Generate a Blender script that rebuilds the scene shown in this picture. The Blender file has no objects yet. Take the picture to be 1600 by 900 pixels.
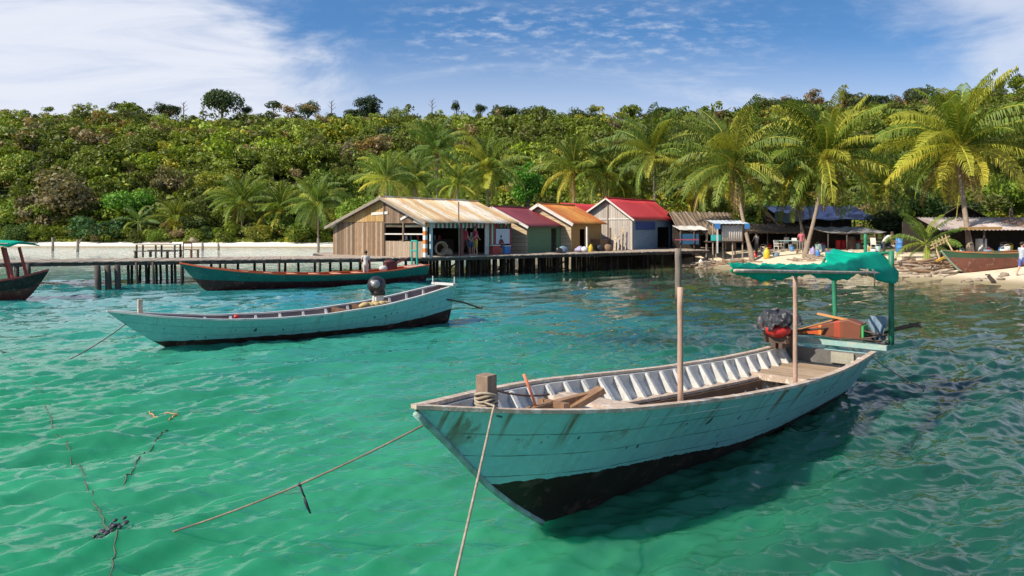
import bpy, math, random
import numpy as np
from mathutils import Vector, Matrix, Quaternion
PI = math.pi
R = math.radians
random.seed(7)
SC = bpy.context.scene
COL = SC.collection
F, HY, H = 1150.0, 358.0, 2.6        # focal length in photo pixels, horizon row, eye height

# ------------------------------------------------------------------ camera
cam_d = bpy.data.cameras.new('camera')
cam_d.sensor_width = 36.0
cam_d.lens = 36.0 * F / 1600.0
cam_d.shift_y = (HY - 450.0) / 1600.0
cam_d.clip_start = 0.1
cam_d.clip_end = 3000.0
cam = bpy.data.objects.new('camera', cam_d)
COL.objects.link(cam)
cam.location = (0, 0, H)
cam.rotation_euler = (R(90), 0, 0)
SC.camera = cam

# ------------------------------------------------------------------ light
SUN_DIR = Vector((-0.80, -0.40, 0.80)).normalized()      # towards the sun
sun_d = bpy.data.lights.new('sun', 'SUN')
sun_d.energy = 5.0
sun_d.angle = R(0.53)
sun_d.color = (1.0, 0.90, 0.74)
sun = bpy.data.objects.new('sun', sun_d)
COL.objects.link(sun)
sun.rotation_euler = SUN_DIR.to_track_quat('Z', 'Y').to_euler()
sun.location = (-60, -30, 60)
SC.view_settings.view_transform = 'Standard'
SC.view_settings.look = 'None'
SC.view_settings.gamma = 1.0
SC.view_settings.exposure = 0.42
SC.view_settings.use_curve_mapping = False
SC.cycles.use_denoising = True
SC.cycles.max_bounces = 6
SC.cycles.diffuse_bounces = 3
SC.cycles.glossy_bounces = 3
SC.cycles.transmission_bounces = 3
SC.cycles.caustics_reflective = False
SC.cycles.caustics_refractive = False

# ------------------------------------------------------------------ node helpers
class NT:
    def __init__(self, nt):
        self.nt = nt
    def n(self, typ, _out=None, **kw):
        nd = self.nt.nodes.new(typ)
        for k, v in kw.items():
            if hasattr(nd, k) and not k.startswith('i_'):
                setattr(nd, k, v)
        return nd
    def link(self, a, b):
        self.nt.links.new(a, b)
    def val(self, sock, v):
        if isinstance(v, bpy.types.NodeSocket):
            self.nt.links.new(v, sock)
        else:
            sock.default_value = v
    def math(self, op, a, b=None, c=None, clamp=False):
        nd = self.nt.nodes.new('ShaderNodeMath'); nd.operation = op; nd.use_clamp = clamp
        self.val(nd.inputs[0], a)
        if b is not None: self.val(nd.inputs[1], b)
        if c is not None: self.val(nd.inputs[2], c)
        return nd.outputs[0]
    def mix(self, fac, a, b, mode='MIX'):
        nd = self.nt.nodes.new('ShaderNodeMix'); nd.data_type = 'RGBA'; nd.blend_type = mode
        self.val(nd.inputs[0], fac)
        self.val(nd.inputs[6], a if isinstance(a, bpy.types.NodeSocket) else (*a, 1) if len(a) == 3 else a)
        self.val(nd.inputs[7], b if isinstance(b, bpy.types.NodeSocket) else (*b, 1) if len(b) == 3 else b)
        return nd.outputs[2]
    def ramp(self, fac, stops, interp='LINEAR'):
        nd = self.nt.nodes.new('ShaderNodeValToRGB'); cr = nd.color_ramp; cr.interpolation = interp
        while len(cr.elements) < len(stops): cr.elements.new(0.5)
        for e, (p, c) in zip(cr.elements, stops):
            e.position = p
            e.color = (*c, 1) if len(c) == 3 else c
        self.val(nd.inputs[0], fac)
        return nd.outputs[0]
    def maprange(self, v, a, b, c=0.0, d=1.0, smooth=True):
        nd = self.nt.nodes.new('ShaderNodeMapRange')
        nd.interpolation_type = 'SMOOTHSTEP' if smooth else 'LINEAR'
        self.val(nd.inputs[0], v); self.val(nd.inputs[1], a); self.val(nd.inputs[2], b)
        self.val(nd.inputs[3], c); self.val(nd.inputs[4], d)
        return nd.outputs[0]
    def noise(self, vec, scale, detail=4.0, rough=0.55, dist=0.0):
        nd = self.nt.nodes.new('ShaderNodeTexNoise')
        if vec is not None: self.link(vec, nd.inputs['Vector'])
        nd.inputs['Scale'].default_value = scale
        nd.inputs['Detail'].default_value = detail
        nd.inputs['Roughness'].default_value = rough
        nd.inputs['Distortion'].default_value = dist
        return nd.outputs['Fac']
    def scale(self, vec, s):
        nd = self.nt.nodes.new('ShaderNodeMapping')
        self.link(vec, nd.inputs[0]); nd.inputs['Scale'].default_value = s
        return nd.outputs[0]
    def sep(self, vec):
        nd = self.nt.nodes.new('ShaderNodeSeparateXYZ'); self.link(vec, nd.inputs[0])
        return nd.outputs
    def comb(self, x, y, z):
        nd = self.nt.nodes.new('ShaderNodeCombineXYZ')
        self.val(nd.inputs[0], x); self.val(nd.inputs[1], y); self.val(nd.inputs[2], z)
        return nd.outputs[0]
    def coord(self, kind='Object'):
        return self.nt.nodes.new('ShaderNodeTexCoord').outputs[kind]
    def attr(self, name):
        nd = self.nt.nodes.new('ShaderNodeAttribute'); nd.attribute_name = name
        return nd
    def bump(self, h, strength=0.3, dist=0.02):
        nd = self.nt.nodes.new('ShaderNodeBump')
        nd.inputs['Strength'].default_value = strength; nd.inputs['Distance'].default_value = dist
        self.link(h, nd.inputs['Height'])
        return nd.outputs[0]

def new_mat(name):
    m = bpy.data.materials.new(name); m.use_nodes = True
    nt = NT(m.node_tree)
    return m, nt, m.node_tree.nodes['Principled BSDF']

def paint(name, c1, c2=None, scale=4.0, rough=0.6, bump=0.15, stretch=(1, 1, 1), c3=None, c3amt=0.62, metal=0.0, spec=0.5):
    """worn surface: two tones mixed by noise, optional third tone in patches"""
    m, t, b = new_mat(name)
    c2 = c2 or tuple(x * 0.72 for x in c1)
    v = t.scale(t.coord(), stretch)
    f = t.maprange(t.noise(v, scale, 6, 0.65), 0.32, 0.68)
    col = t.mix(f, c1, c2)
    fine = t.noise(v, scale * 9, 3, 0.6)
    col = t.mix(t.maprange(fine, 0.35, 0.75, 0.0, 0.35), col, tuple(x * 0.55 for x in c2))
    if c3:
        g = t.maprange(t.noise(v, scale * 1.7, 7, 0.7, 0.4), c3amt, c3amt + 0.07)
        col = t.mix(g, col, c3)
    t.link(col, b.inputs['Base Color'])
    b.inputs['Roughness'].default_value = rough
    b.inputs['Metallic'].default_value = metal
    b.inputs['Specular IOR Level'].default_value = spec
    if bump: t.link(t.bump(fine, bump, 0.01), b.inputs['Normal'])
    return m

def planks(name, cols, axis=0, width=0.14, grain=(1, 1, 1), rough=0.8, gap=0.06):
    """boards side by side along an axis of the object, each with its own tone and grain"""
    m, t, b = new_mat(name)
    co = t.coord(); s = t.sep(co)[axis]
    k = t.math('DIVIDE', s, width)
    idx = t.math('FLOOR', k); fr = t.math('FRACT', k)
    wn = t.n('ShaderNodeTexWhiteNoise'); wn.noise_dimensions = '1D'
    t.link(idx, wn.inputs['W'])
    n = len(cols)
    col = t.ramp(wn.outputs['Value'], [(i / max(1, n - 1) * 0.98, c) for i, c in enumerate(cols)])
    g = t.noise(t.scale(co, grain), 6, 6, 0.7)
    col = t.mix(t.maprange(g, 0.3, 0.75, 0.0, 0.75), col, tuple(x * 0.45 for x in cols[0]))
    edge = t.math('MINIMUM', fr, t.math('SUBTRACT', 1.0, fr))
    line = t.maprange(edge, 0.0, gap, 1.0, 0.0)
    col = t.mix(line, col, (0.012, 0.009, 0.007))
    t.link(col, b.inputs['Base Color']); b.inputs['Roughness'].default_value = rough
    b.inputs['Specular IOR Level'].default_value = 0.25
    hgt = t.math('SUBTRACT', g, t.math('MULTIPLY', line, 2.0))
    t.link(t.bump(hgt, 0.35, 0.01), b.inputs['Normal'])
    return m

def tin(name, cols, axis=0, sheet=0.8, rust=(0.28, 0.12, 0.04), rustamt=0.55, rough=0.5):
    """corrugated sheets, each with its own tone, with rust streaks"""
    m, t, b = new_mat(name)
    co = t.coord(); s = t.sep(co)
    idx = t.math('FLOOR', t.math('DIVIDE', s[axis], sheet))
    wn = t.n('ShaderNodeTexWhiteNoise'); wn.noise_dimensions = '1D'; t.link(idx, wn.inputs['W'])
    n = len(cols)
    col = t.ramp(wn.outputs['Value'], [(i / n, c) for i, c in enumerate(cols)], 'CONSTANT')
    st = [1.6, 1.6, 1.6]; st[axis] = 6.0
    st[1 if axis == 0 else 0] = 0.5
    g = t.noise(t.scale(co, tuple(st)), 1.6, 6, 0.7)
    col = t.mix(t.maprange(g, rustamt, rustamt + 0.12, 0.0, 0.85), col, rust)
    g2 = t.noise(co, 7.0, 4, 0.6)
    col = t.mix(t.maprange(g2, 0.4, 0.8, 0.0, 0.35), col, tuple(x * 0.5 for x in cols[0]))
    t.link(col, b.inputs['Base Color']); b.inputs['Roughness'].default_value = rough
    b.inputs['Metallic'].default_value = 0.0
    return m

# ------------------------------------------------------------------ world
world = bpy.data.worlds.new('World'); SC.world = world
world.use_nodes = True
wt = NT(world.node_tree)
bg = world.node_tree.nodes['Background']
sky = wt.n('ShaderNodeTexSky'); sky.sky_type = 'NISHITA'; sky.sun_disc = False
sky.sun_elevation = math.asin(SUN_DIR.z)
sky.sun_rotation = math.atan2(SUN_DIR.x, SUN_DIR.y)
sky.air_density = 1.0; sky.dust_density = 0.3; sky.ozone_density = 2.2
d = wt.coord('Generated')
dx, dy, dz = wt.sep(d)[:3]
dz0 = wt.math('MAXIMUM', dz, 0.0)
lift = wt.comb(dx, dy, wt.math('ADD', wt.math('MULTIPLY', dz0, 1.5), 0.05))
nrm = wt.n('ShaderNodeVectorMath'); nrm.operation = 'NORMALIZE'; wt.link(lift, nrm.inputs[0])
wt.link(nrm.outputs[0], sky.inputs[0])
hs = wt.n('ShaderNodeHueSaturation'); hs.inputs['Saturation'].default_value = 1.34; hs.inputs['Value'].default_value = 1.18
wt.link(sky.outputs[0], hs.inputs['Color'])
# cloud fields, laid out by compass bearing (az = x/y in front) and height
dya = wt.math('MAXIMUM', wt.math('ABSOLUTE', dy), 0.05)
az = wt.math('DIVIDE', dx, dya)
el = wt.math('DIVIDE', dz0, dya)
pl = wt.comb(az, wt.math('MULTIPLY', el, 2.6), 0.0)
n1 = wt.noise(pl, 3.2, 7, 0.62, 0.5)
n2 = wt.noise(wt.comb(az, wt.math('MULTIPLY', el, 6.5), 3.7), 2.6, 7, 0.65, 0.9)
n3 = wt.noise(wt.comb(wt.math('MULTIPLY', az, 14.0), wt.math('MULTIPLY', el, 42.0), 1.3), 2.2, 5, 0.62)
# bank of thin white cloud towards the sun
e1 = wt.math('ADD', wt.math('ADD', az, wt.math('MULTIPLY', el, 0.42)), wt.math('MULTIPLY', wt.math('SUBTRACT', n1, 0.5), 0.55))
m1 = wt.math('MULTIPLY', wt.maprange(e1, -0.12, -0.30), wt.maprange(n2, 0.18, 0.62, 0.55, 1.0))
m1 = wt.math('MULTIPLY', m1, wt.maprange(el, 0.7, 1.5, 1.0, 0.12))
# bank over the right hand hill
e2 = wt.math('ADD', wt.math('SUBTRACT', az, wt.math('MULTIPLY', el, -0.9)), wt.math('MULTIPLY', wt.math('SUBTRACT', n1, 0.5), 0.5))
m2 = wt.math('MULTIPLY', wt.math('MULTIPLY', wt.maprange(e2, 0.74, 0.96), 0.7), wt.maprange(el, 0.5, 1.2, 1.0, 0.1))
# mackerel flecks
m3a = wt.math('MULTIPLY', wt.maprange(el, 0.19, 0.25), wt.maprange(el, 0.34, 0.28))
m3b = wt.math('MULTIPLY', wt.maprange(az, -0.24, -0.05), wt.maprange(az, 0.48, 0.15))
m3 = wt.math('MULTIPLY', wt.math('MULTIPLY', m3a, m3b), wt.math('MULTIPLY', wt.maprange(n3, 0.44, 0.80), 0.52))
# low streaks
m4 = wt.math('MULTIPLY', wt.maprange(n2, 0.50, 0.74), wt.maprange(el, 0.30, 0.10, 0.10, 0.62))
# paler air near the horizon
m5 = wt.maprange(el, 0.28, 0.11, 0.05, 0.62)
inv = 1.0
tot = None
for mm in (m1, m2, m3, m4, m5):
    o = wt.math('SUBTRACT', 1.0, mm, clamp=True)
    tot = o if tot is None else wt.math('MULTIPLY', tot, o)
cl = wt.math('SUBTRACT', 1.0, tot, clamp=True)
CLOUD = wt.n('ShaderNodeRGB'); CLOUD.outputs[0].default_value = (6.0, 6.3, 7.1, 1)
skyc = wt.mix(cl, hs.outputs[0], CLOUD.outputs[0])
wt.link(skyc, bg.inputs['Color'])
bg.inputs['Strength'].default_value = 0.10

# ------------------------------------------------------------------ mesh helpers
def at(px, py, Y):
    return Vector(((px - 800) / F * Y, Y, H - (py - HY) * Y / F))
def on(px, py, Z=0.0):
    Y = F * (H - Z) / (py - HY)
    return Vector(((px - 800) / F * Y, Y, Z))

class MB:
    def __init__(self):
        self.v = []; self.f = []; self.mi = []; self.uv = []; self.col = []
    def add(self, vs, fs, mi=0):
        o = len(self.v)
        self.v += [tuple(p) for p in vs]
        self.f += [tuple(i + o for i in q) for q in fs]
        self.mi += [mi] * len(fs)
        return self
    def box(self, c, s, rot=None, mi=0):
        hx, hy, hz = s[0] / 2, s[1] / 2, s[2] / 2
        vs = [Vector((x, y, z)) for x in (-hx, hx) for y in (-hy, hy) for z in (-hz, hz)]
        if rot is not None: vs = [rot @ p for p in vs]
        c = Vector(c)
        return self.add([p + c for p in vs], [(0, 1, 3, 2), (4, 6, 7, 5), (0, 4, 5, 1), (2, 3, 7, 6), (0, 2, 6, 4), (1, 5, 7, 3)], mi)
    def span(self, a, b, mi=0):
        return self.box([(x + y) / 2 for x, y in zip(a, b)], [abs(y - x) for x, y in zip(a, b)], None, mi)
    def beam(self, a, b, w, h=None, mi=0, up=(0, 0, 1)):
        a = Vector(a); b = Vector(b); h = h or w
        d = b - a; L = d.length
        if L < 1e-6: return self
        d.normalize(); u = Vector(up)
        if abs(d.dot(u)) > 0.98: u = Vector((0, 1, 0))
        s = d.cross(u).normalized(); u = s.cross(d).normalized()
        m = Matrix((s, d, u)).transposed()
        return self.box((a + b) / 2, (w, L, h), m, mi)
    def tube(self, pts, r, n=8, mi=0, caps=True):
        pts = [Vector(p) for p in pts]
        rs = r if isinstance(r, (list, tuple)) else [r] * len(pts)
        vs = []; prev = None
        for i, p in enumerate(pts):
            d = (pts[min(i + 1, len(pts) - 1)] - pts[max(i - 1, 0)])
            if d.length < 1e-9: d = Vector((0, 0, 1))
            d.normalize()
            if prev is None:
                u = Vector((0, 0, 1)) if abs(d.z) < 0.9 else Vector((1, 0, 0))
                s = d.cross(u).normalized()
            else:
                s = prev - d * prev.dot(d)
                s = s.normalized() if s.length > 1e-6 else d.orthogonal().normalized()
            prev = s; u = s.cross(d)
            for k in range(n):
                a = 2 * PI * k / n
                vs.append(p + (s * math.cos(a) + u * math.sin(a)) * rs[i])
        fs = []
        for i in range(len(pts) - 1):
            for k in range(n):
                fs.append((i * n + k, i * n + (k + 1) % n, (i + 1) * n + (k + 1) % n, (i + 1) * n + k))
        if caps:
            fs.append(tuple(range(n - 1, -1, -1))); o = (len(pts) - 1) * n
            fs.append(tuple(o + k for k in range(n)))
        return self.add(vs, fs, mi)
    def ball(self, c, r, nu=10, nv=7, mi=0):
        rx, ry, rz = r if isinstance(r, (list, tuple)) else (r, r, r)
        c = Vector(c); vs = [c + Vector((0, 0, rz))]; fs = []
        for i in range(1, nv):
            th = PI * i / nv
            for k in range(nu):
                ph = 2 * PI * k / nu
                vs.append(c + Vector((rx * math.sin(th) * math.cos(ph), ry * math.sin(th) * math.sin(ph), rz * math.cos(th))))
        vs.append(c - Vector((0, 0, rz)))
        for k in range(nu): fs.append((0, 1 + k, 1 + (k + 1) % nu))
        for i in range(nv - 2):
            for k in range(nu):
                a = 1 + i * nu + k; b = 1 + i * nu + (k + 1) % nu
                fs.append((a, a + nu, b + nu, b))
        o = 1 + (nv - 2) * nu
        for k in range(nu): fs.append((o + k, len(vs) - 1, o + (k + 1) % nu))
        return self.add(vs, fs, mi)
    def prism(self, poly, ext, mi=0):
        """polygon of 3-D points pushed along ext"""
        n = len(poly); p = [Vector(q) for q in poly]; e = Vector(ext)
        return self.add(p + [q + e for q in p], [tuple(range(n)), tuple(range(2 * n - 1, n - 1, -1))] +
                        [(i, i + n, (i + 1) % n + n, (i + 1) % n) for i in range(n)], mi)
    def sheet(self, fn, nu, nv, mi=0):
        vs = [fn(i / nu, j / nv) for i in range(nu + 1) for j in range(nv + 1)]
        w = nv + 1
        fs = [(i * w + j, (i + 1) * w + j, (i + 1) * w + j + 1, i * w + j + 1) for i in range(nu) for j in range(nv)]
        return self.add(vs, fs, mi)
    def build(self, name, mats, parent=None, world=False, smooth=False, recalc=True, solid=0.0):
        off = parent.location if (parent is not None and world) else Vector((0, 0, 0))
        me = bpy.data.meshes.new(name)
        me.from_pydata([(p[0] - off[0], p[1] - off[1], p[2] - off[2]) for p in self.v], [], self.f)
        for m in (mats if isinstance(mats, (list, tuple)) else [mats]): me.materials.append(m)
        if any(self.mi): me.polygons.foreach_set('material_index', self.mi)
        if recalc:
            import bmesh
            bm = bmesh.new(); bm.from_mesh(me); bmesh.ops.recalc_face_normals(bm, faces=bm.faces); bm.to_mesh(me); bm.free()
        if smooth: me.polygons.foreach_set('use_smooth', [True] * len(me.polygons))
        o = bpy.data.objects.new(name, me); COL.objects.link(o)
        if parent is not None: o.parent = parent
        if solid:
            md = o.modifiers.new('thickness', 'SOLIDIFY'); md.thickness = solid; md.offset = 0
        return o

def np_mesh(name, V, faces_quads, mat, col=None, smooth=False, uv=None):
    """big quad meshes straight from arrays"""
    me = bpy.data.meshes.new(name)
    nf = len(faces_quads)
    me.vertices.add(len(V)); me.vertices.foreach_set('co', np.asarray(V, np.float32).ravel())
    me.loops.add(nf * 4); me.loops.foreach_set('vertex_index', np.asarray(faces_quads, np.int32).ravel())
    me.polygons.add(nf); me.polygons.foreach_set('loop_start', np.arange(nf, dtype=np.int32) * 4)
    try: me.polygons.foreach_set('loop_total', np.full(nf, 4, np.int32))
    except Exception: pass
    if smooth: me.polygons.foreach_set('use_smooth', np.ones(nf, bool))
    me.update(calc_edges=True)
    if col is not None:
        a = me.attributes.new('Col', 'FLOAT_COLOR', 'POINT')
        c = np.ones((len(V), 4), np.float32); c[:, :3] = col
        a.data.foreach_set('color', c.ravel())
    me.materials.append(mat)
    return me

def tag(o, label=None, cat=None, group=None, kind=None):
    if label: o['label'] = label
    if cat: o['category'] = cat
    if group: o['group'] = group
    if kind: o['kind'] = kind
    return o
def thing(name, label, cat, loc=(0, 0, 0), rotz=0.0, group=None):
    o = bpy.data.objects.new(name, None); COL.objects.link(o)
    o.empty_display_size = 0.2
    o.location = loc; o.rotation_euler = (0, 0, rotz)
    return tag(o, label, cat, group)
def copy_tree(o, parent=None):
    c = o.copy(); COL.objects.link(c); c.parent = parent
    for ch in list(o.children): copy_tree(ch, c)
    return c
def prof(xs, ys, sm=0.25):
    """smooth profile through a table"""
    fx = np.linspace(xs[0] - 1, xs[-1] + 1, 600)
    fy = np.interp(fx, xs, ys)
    lo = fx < xs[0]; hi = fx > xs[-1]
    fy[lo] = ys[0] + (fx[lo] - xs[0]) * (ys[1] - ys[0]) / (xs[1] - xs[0])
    fy[hi] = ys[-1] + (fx[hi] - xs[-1]) * (ys[-1] - ys[-2]) / (xs[-1] - xs[-2])
    dx_ = fx[1] - fx[0]; k = max(1, int(sm / dx_)); w = np.hanning(2 * k + 3); w /= w.sum()
    p = np.pad(fy, k + 1, mode='edge'); sy = np.convolve(p, w, 'valid')
    return lambda s: float(np.interp(s, fx, sy))
def sag(a, b, drop, n=14):
    a = Vector(a); b = Vector(b)
    return [a.lerp(b, i / n) - Vector((0, 0, drop * 4 * (i / n) * (1 - i / n))) for i in range(n + 1)]

# ------------------------------------------------------------------ terrain
SHX = [-400, -200, -60, -25, -8, 2, 8, 12, 16, 19.7, 22.6, 26, 32, 45, 80, 400]
SHY = [ 120,  106, 104, 100, 90, 74, 58, 49.5, 43, 38, 33, 27, 20, 8, -20, -150]
CRX = [-400, -160, -120, -100, -70, -48, -20, 10, 30, 50, 80, 110, 130, 160, 400]
CRPY = [200, 200, 198, 204, 206, 201, 203, 198, 203, 200, 184, 182, 174, 160, 150]
def shore(x): return np.interp(x, SHX, SHY)
def smooth01(t):
    t = np.clip(t, 0, 1); return t * t * (3 - 2 * t)
def ground(x, y):
    x = np.asarray(x, float); y = np.asarray(y, float)
    d = y - shore(x)
    # beyond the bend in the shore the distance is not straight ahead
    d = np.where((x > 2) & (x < 60), d * 0.66, d)
    z = np.where(d < 0, np.maximum(0.07 * d, -2.5), 1.0 * smooth01(d / 14.0) * 0.9 + 0.02 * np.clip(d, 0, 40))
    xc = x / np.maximum(y, 60) * 230
    top = 2.6 + (358 - np.interp(xc, CRX, CRPY)) * 230 / 1150 - 6.5
    h = smooth01((y - 88) / (235 - 88)) ** 0.85 * np.where(d > 0, 1, 0) * smooth01((d - 8) / 40)
    z = z + top * h
    far = np.clip((y - 235) / 200, 0, 1)
    z = z - far * 14
    bumps = 0.9 * np.sin(x * 0.13 + 1.0) * np.sin(y * 0.11) * np.clip((d - 25) / 30, 0, 1)
    return z + bumps
# ================================================================== GROUND AND WATER
m, t, b = new_mat('ground_mat')
geo = t.n('ShaderNodeNewGeometry')
pos = geo.outputs['Position']
gz = t.sep(pos)[2]
nA = t.noise(pos, 0.35, 6, 0.6); nB = t.noise(pos, 3.0, 5, 0.65)
sand = t.mix(t.maprange(nB, 0.3, 0.7), (0.74, 0.64, 0.50), (0.60, 0.49, 0.35))
gx_ = t.sep(pos)[0]
sand = t.mix(t.maprange(gx_, -2.0, -12.0), sand, (0.80, 0.77, 0.70))
wet = t.mix(t.maprange(gz, 0.02, 0.28), (0.30, 0.25, 0.15), sand)
soil = t.mix(t.maprange(nA, 0.35, 0.65), (0.085, 0.075, 0.03), (0.04, 0.07, 0.015))
g = t.math('ADD', gz, t.math('MULTIPLY', t.math('SUBTRACT', nA, 0.5), 1.2))
col = t.mix(t.maprange(g, 0.95, 1.35), wet, soil)
t.link(col, b.inputs['Base Color']); b.inputs['Roughness'].default_value = 0.95
b.inputs['Specular IOR Level'].default_value = 0.1
t.link(t.bump(nB, 0.4, 0.08), b.inputs['Normal'])
M_GROUND = m
xs = np.concatenate([np.linspace(-420, -90, 40), np.linspace(-88, 60, 120), np.linspace(63, 420, 50)])
ys = np.concatenate([np.linspace(-160, 15, 25), np.linspace(16, 120, 130), np.linspace(122, 450, 80)])
X, Y = np.meshgrid(xs, ys)
Z = ground(X, Y)
nx, ny = len(xs), len(ys)
V = np.stack([X, Y, Z], -1).reshape(-1, 3)
ii, jj = np.meshgrid(np.arange(ny - 1), np.arange(nx - 1), indexing='ij')
q = np.stack([ii * nx + jj, ii * nx + jj + 1, (ii + 1) * nx + jj + 1, (ii + 1) * nx + jj], -1).reshape(-1, 4)
me = np_mesh('terrain', V, q, M_GROUND, smooth=True)
ob = bpy.data.objects.new('terrain', me); COL.objects.link(ob); tag(ob, kind='structure')

# ---- waves: a sum of short wind waves with peaked crests
_wr = np.random.RandomState(11)
WAVES = []
for i in range(64):
    lam = 0.16 * (15.0 ** _wr.rand())             # 0.16 .. 2.4 m
    ang = _wr.normal(0, 0.34) + math.radians(-64)   # heading
    amp = 0.0105 * lam ** 0.66 * (0.6 + 0.8 * _wr.rand())
    WAVES.append((2 * PI / lam * math.cos(ang), 2 * PI / lam * math.sin(ang), amp, _wr.rand() * 2 * PI, lam))
def wave_h(x, y, cut=0.0):
    h = np.zeros_like(np.asarray(x, float))
    # slow modulation: gusts
    gust = 0.75 + 0.35 * np.sin(x * 0.31 + y * 0.17) * np.sin(y * 0.23 - x * 0.11 + 2.0)
    for kx, ky, a, ph, lam in WAVES:
        fade = np.clip((lam / np.maximum(cut, 1e-6) - 1.6) / 1.5, 0, 1) if not np.isscalar(cut) or cut > 0 else 1.0
        s = np.sin(kx * x + ky * y + ph + 0.8 * np.sin(0.37 * kx * y - 0.31 * ky * x + ph * 2))
        h += a * fade * (2 * ((s + 1) / 2) ** 2.3 - 0.70)
    return h * gust
pyr = np.concatenate([np.linspace(1150, 400, 640), np.linspace(399, 376, 30)])
Yr = np.concatenate([np.linspace(-5.0, 3.72, 190), F * H / (pyr - HY)])
tc = np.concatenate([np.linspace(-1.5, -0.47, 260), np.linspace(-0.468, 0.468, 700), np.linspace(0.47, 1.5, 260)])
REACH = Yr + 8.0
dY = np.abs(np.gradient(Yr))
YY = np.repeat(Yr[:, None], len(tc), 1)
XX = REACH[:, None] * tc[None, :]
cut = np.maximum(dY[:, None], REACH[:, None] * np.gradient(tc)[None, :])
ZZ = wave_h(XX, YY, cut)
edge = np.ones_like(ZZ)
edge *= np.clip((1.5 - np.abs(tc))[None, :] / 0.05, 0, 1)
edge[0] = 0; edge[-1] = 0
ZZ *= edge
nr, nc = YY.shape
V = np.stack([XX, YY, ZZ], -1).reshape(-1, 3)
ii, jj = np.meshgrid(np.arange(nr - 1), np.arange(nc - 1), indexing='ij')
q = np.stack([ii * nc + jj, ii * nc + jj + 1, (ii + 1) * nc + jj + 1, (ii + 1) * nc + jj], -1).reshape(-1, 4)
# calm outer water joined to the rippled fan
Y0, Y1 = Yr[0], Yr[-1]
ex = [(-420, -160), (420, -160), (420, Y1), (-420, Y1)]
base = len(V)
V = np.concatenate([V, np.array([(x, y, 0.0) for x, y in ex])])
a, b_, c, dd = 0, nc - 1, (nr - 1) * nc + nc - 1, (nr - 1) * nc
q = np.concatenate([q, np.array([(base, base + 1, b_, a), (base + 1, base + 2, c, b_), (base + 3, base, a, dd)])])
m, t, b = new_mat('water_mat')
geo = t.n('ShaderNodeNewGeometry'); pos = geo.outputs['Position']
px_, py_, _ = t.sep(pos)[:3]
big = t.noise(pos, 0.16, 4, 0.5, 0.6)
med = t.noise(pos, 0.9, 4, 0.55, 0.8)
# sandy shallows on the open side, weed, depth and the boat's shadow coloured in darker towards the beach side
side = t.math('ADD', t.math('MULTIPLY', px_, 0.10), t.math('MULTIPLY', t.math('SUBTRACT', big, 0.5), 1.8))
c_a = t.mix(t.maprange(big, 0.35, 0.65), (0.018, 0.195, 0.092), (0.042, 0.275, 0.152))
c_far = (0.028, 0.205, 0.215)  # bluish sky reflection tinted into the more distant water
c_a = t.mix(t.maprange(py_, 8.0, 30.0), c_a, c_far)
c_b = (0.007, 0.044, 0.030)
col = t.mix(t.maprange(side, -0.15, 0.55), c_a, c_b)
shal = t.maprange(t.math('SUBTRACT', py_, t.math('ADD', t.math('MULTIPLY', px_, -1.55), 68.0)), -16.0, -2.0)
shal = t.math('MULTIPLY', shal, t.maprange(px_, 2.0, 9.0))
col = t.mix(t.math('MULTIPLY', shal, 0.75), col, (0.13, 0.13, 0.055))
lag = t.maprange(py_, 34.0, 62.0)
col = t.mix(t.math('MULTIPLY', lag, t.maprange(px_, 0.0, -12.0)), col, (0.78, 0.88, 0.84))
col = t.mix(t.maprange(med, 0.45, 0.75, 0.0, 0.35), col, (0.008, 0.11, 0.055))
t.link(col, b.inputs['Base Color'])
b.inputs['Roughness'].default_value = 0.02
b.inputs['IOR'].default_value = 1.50
b.subsurface_method = 'BURLEY'
b.inputs['Subsurface Weight'].default_value = 1.0
b.inputs['Subsurface Radius'].default_value = (0.10, 0.55, 0.40)
b.inputs['Subsurface Scale'].default_value = 0.6
b.inputs['Specular IOR Level'].default_value = 0.5
w1 = t.noise(t.scale(pos, (0.8, 1.5, 1.0)), 5.0, 3, 0.5, 0.5)
w2 = t.noise(t.scale(pos, (0.7, 1.6, 1.0)), 1.5, 3, 0.5, 0.4)
hh = t.math('ADD', t.math('MULTIPLY', w1, 0.30), w2)
t.link(t.bump(hh, 0.5, 0.05), b.inputs['Normal'])
M_WATER = m
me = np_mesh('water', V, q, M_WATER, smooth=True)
ob = bpy.data.objects.new('water', me); COL.objects.link(ob); tag(ob, kind='structure')

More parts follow.
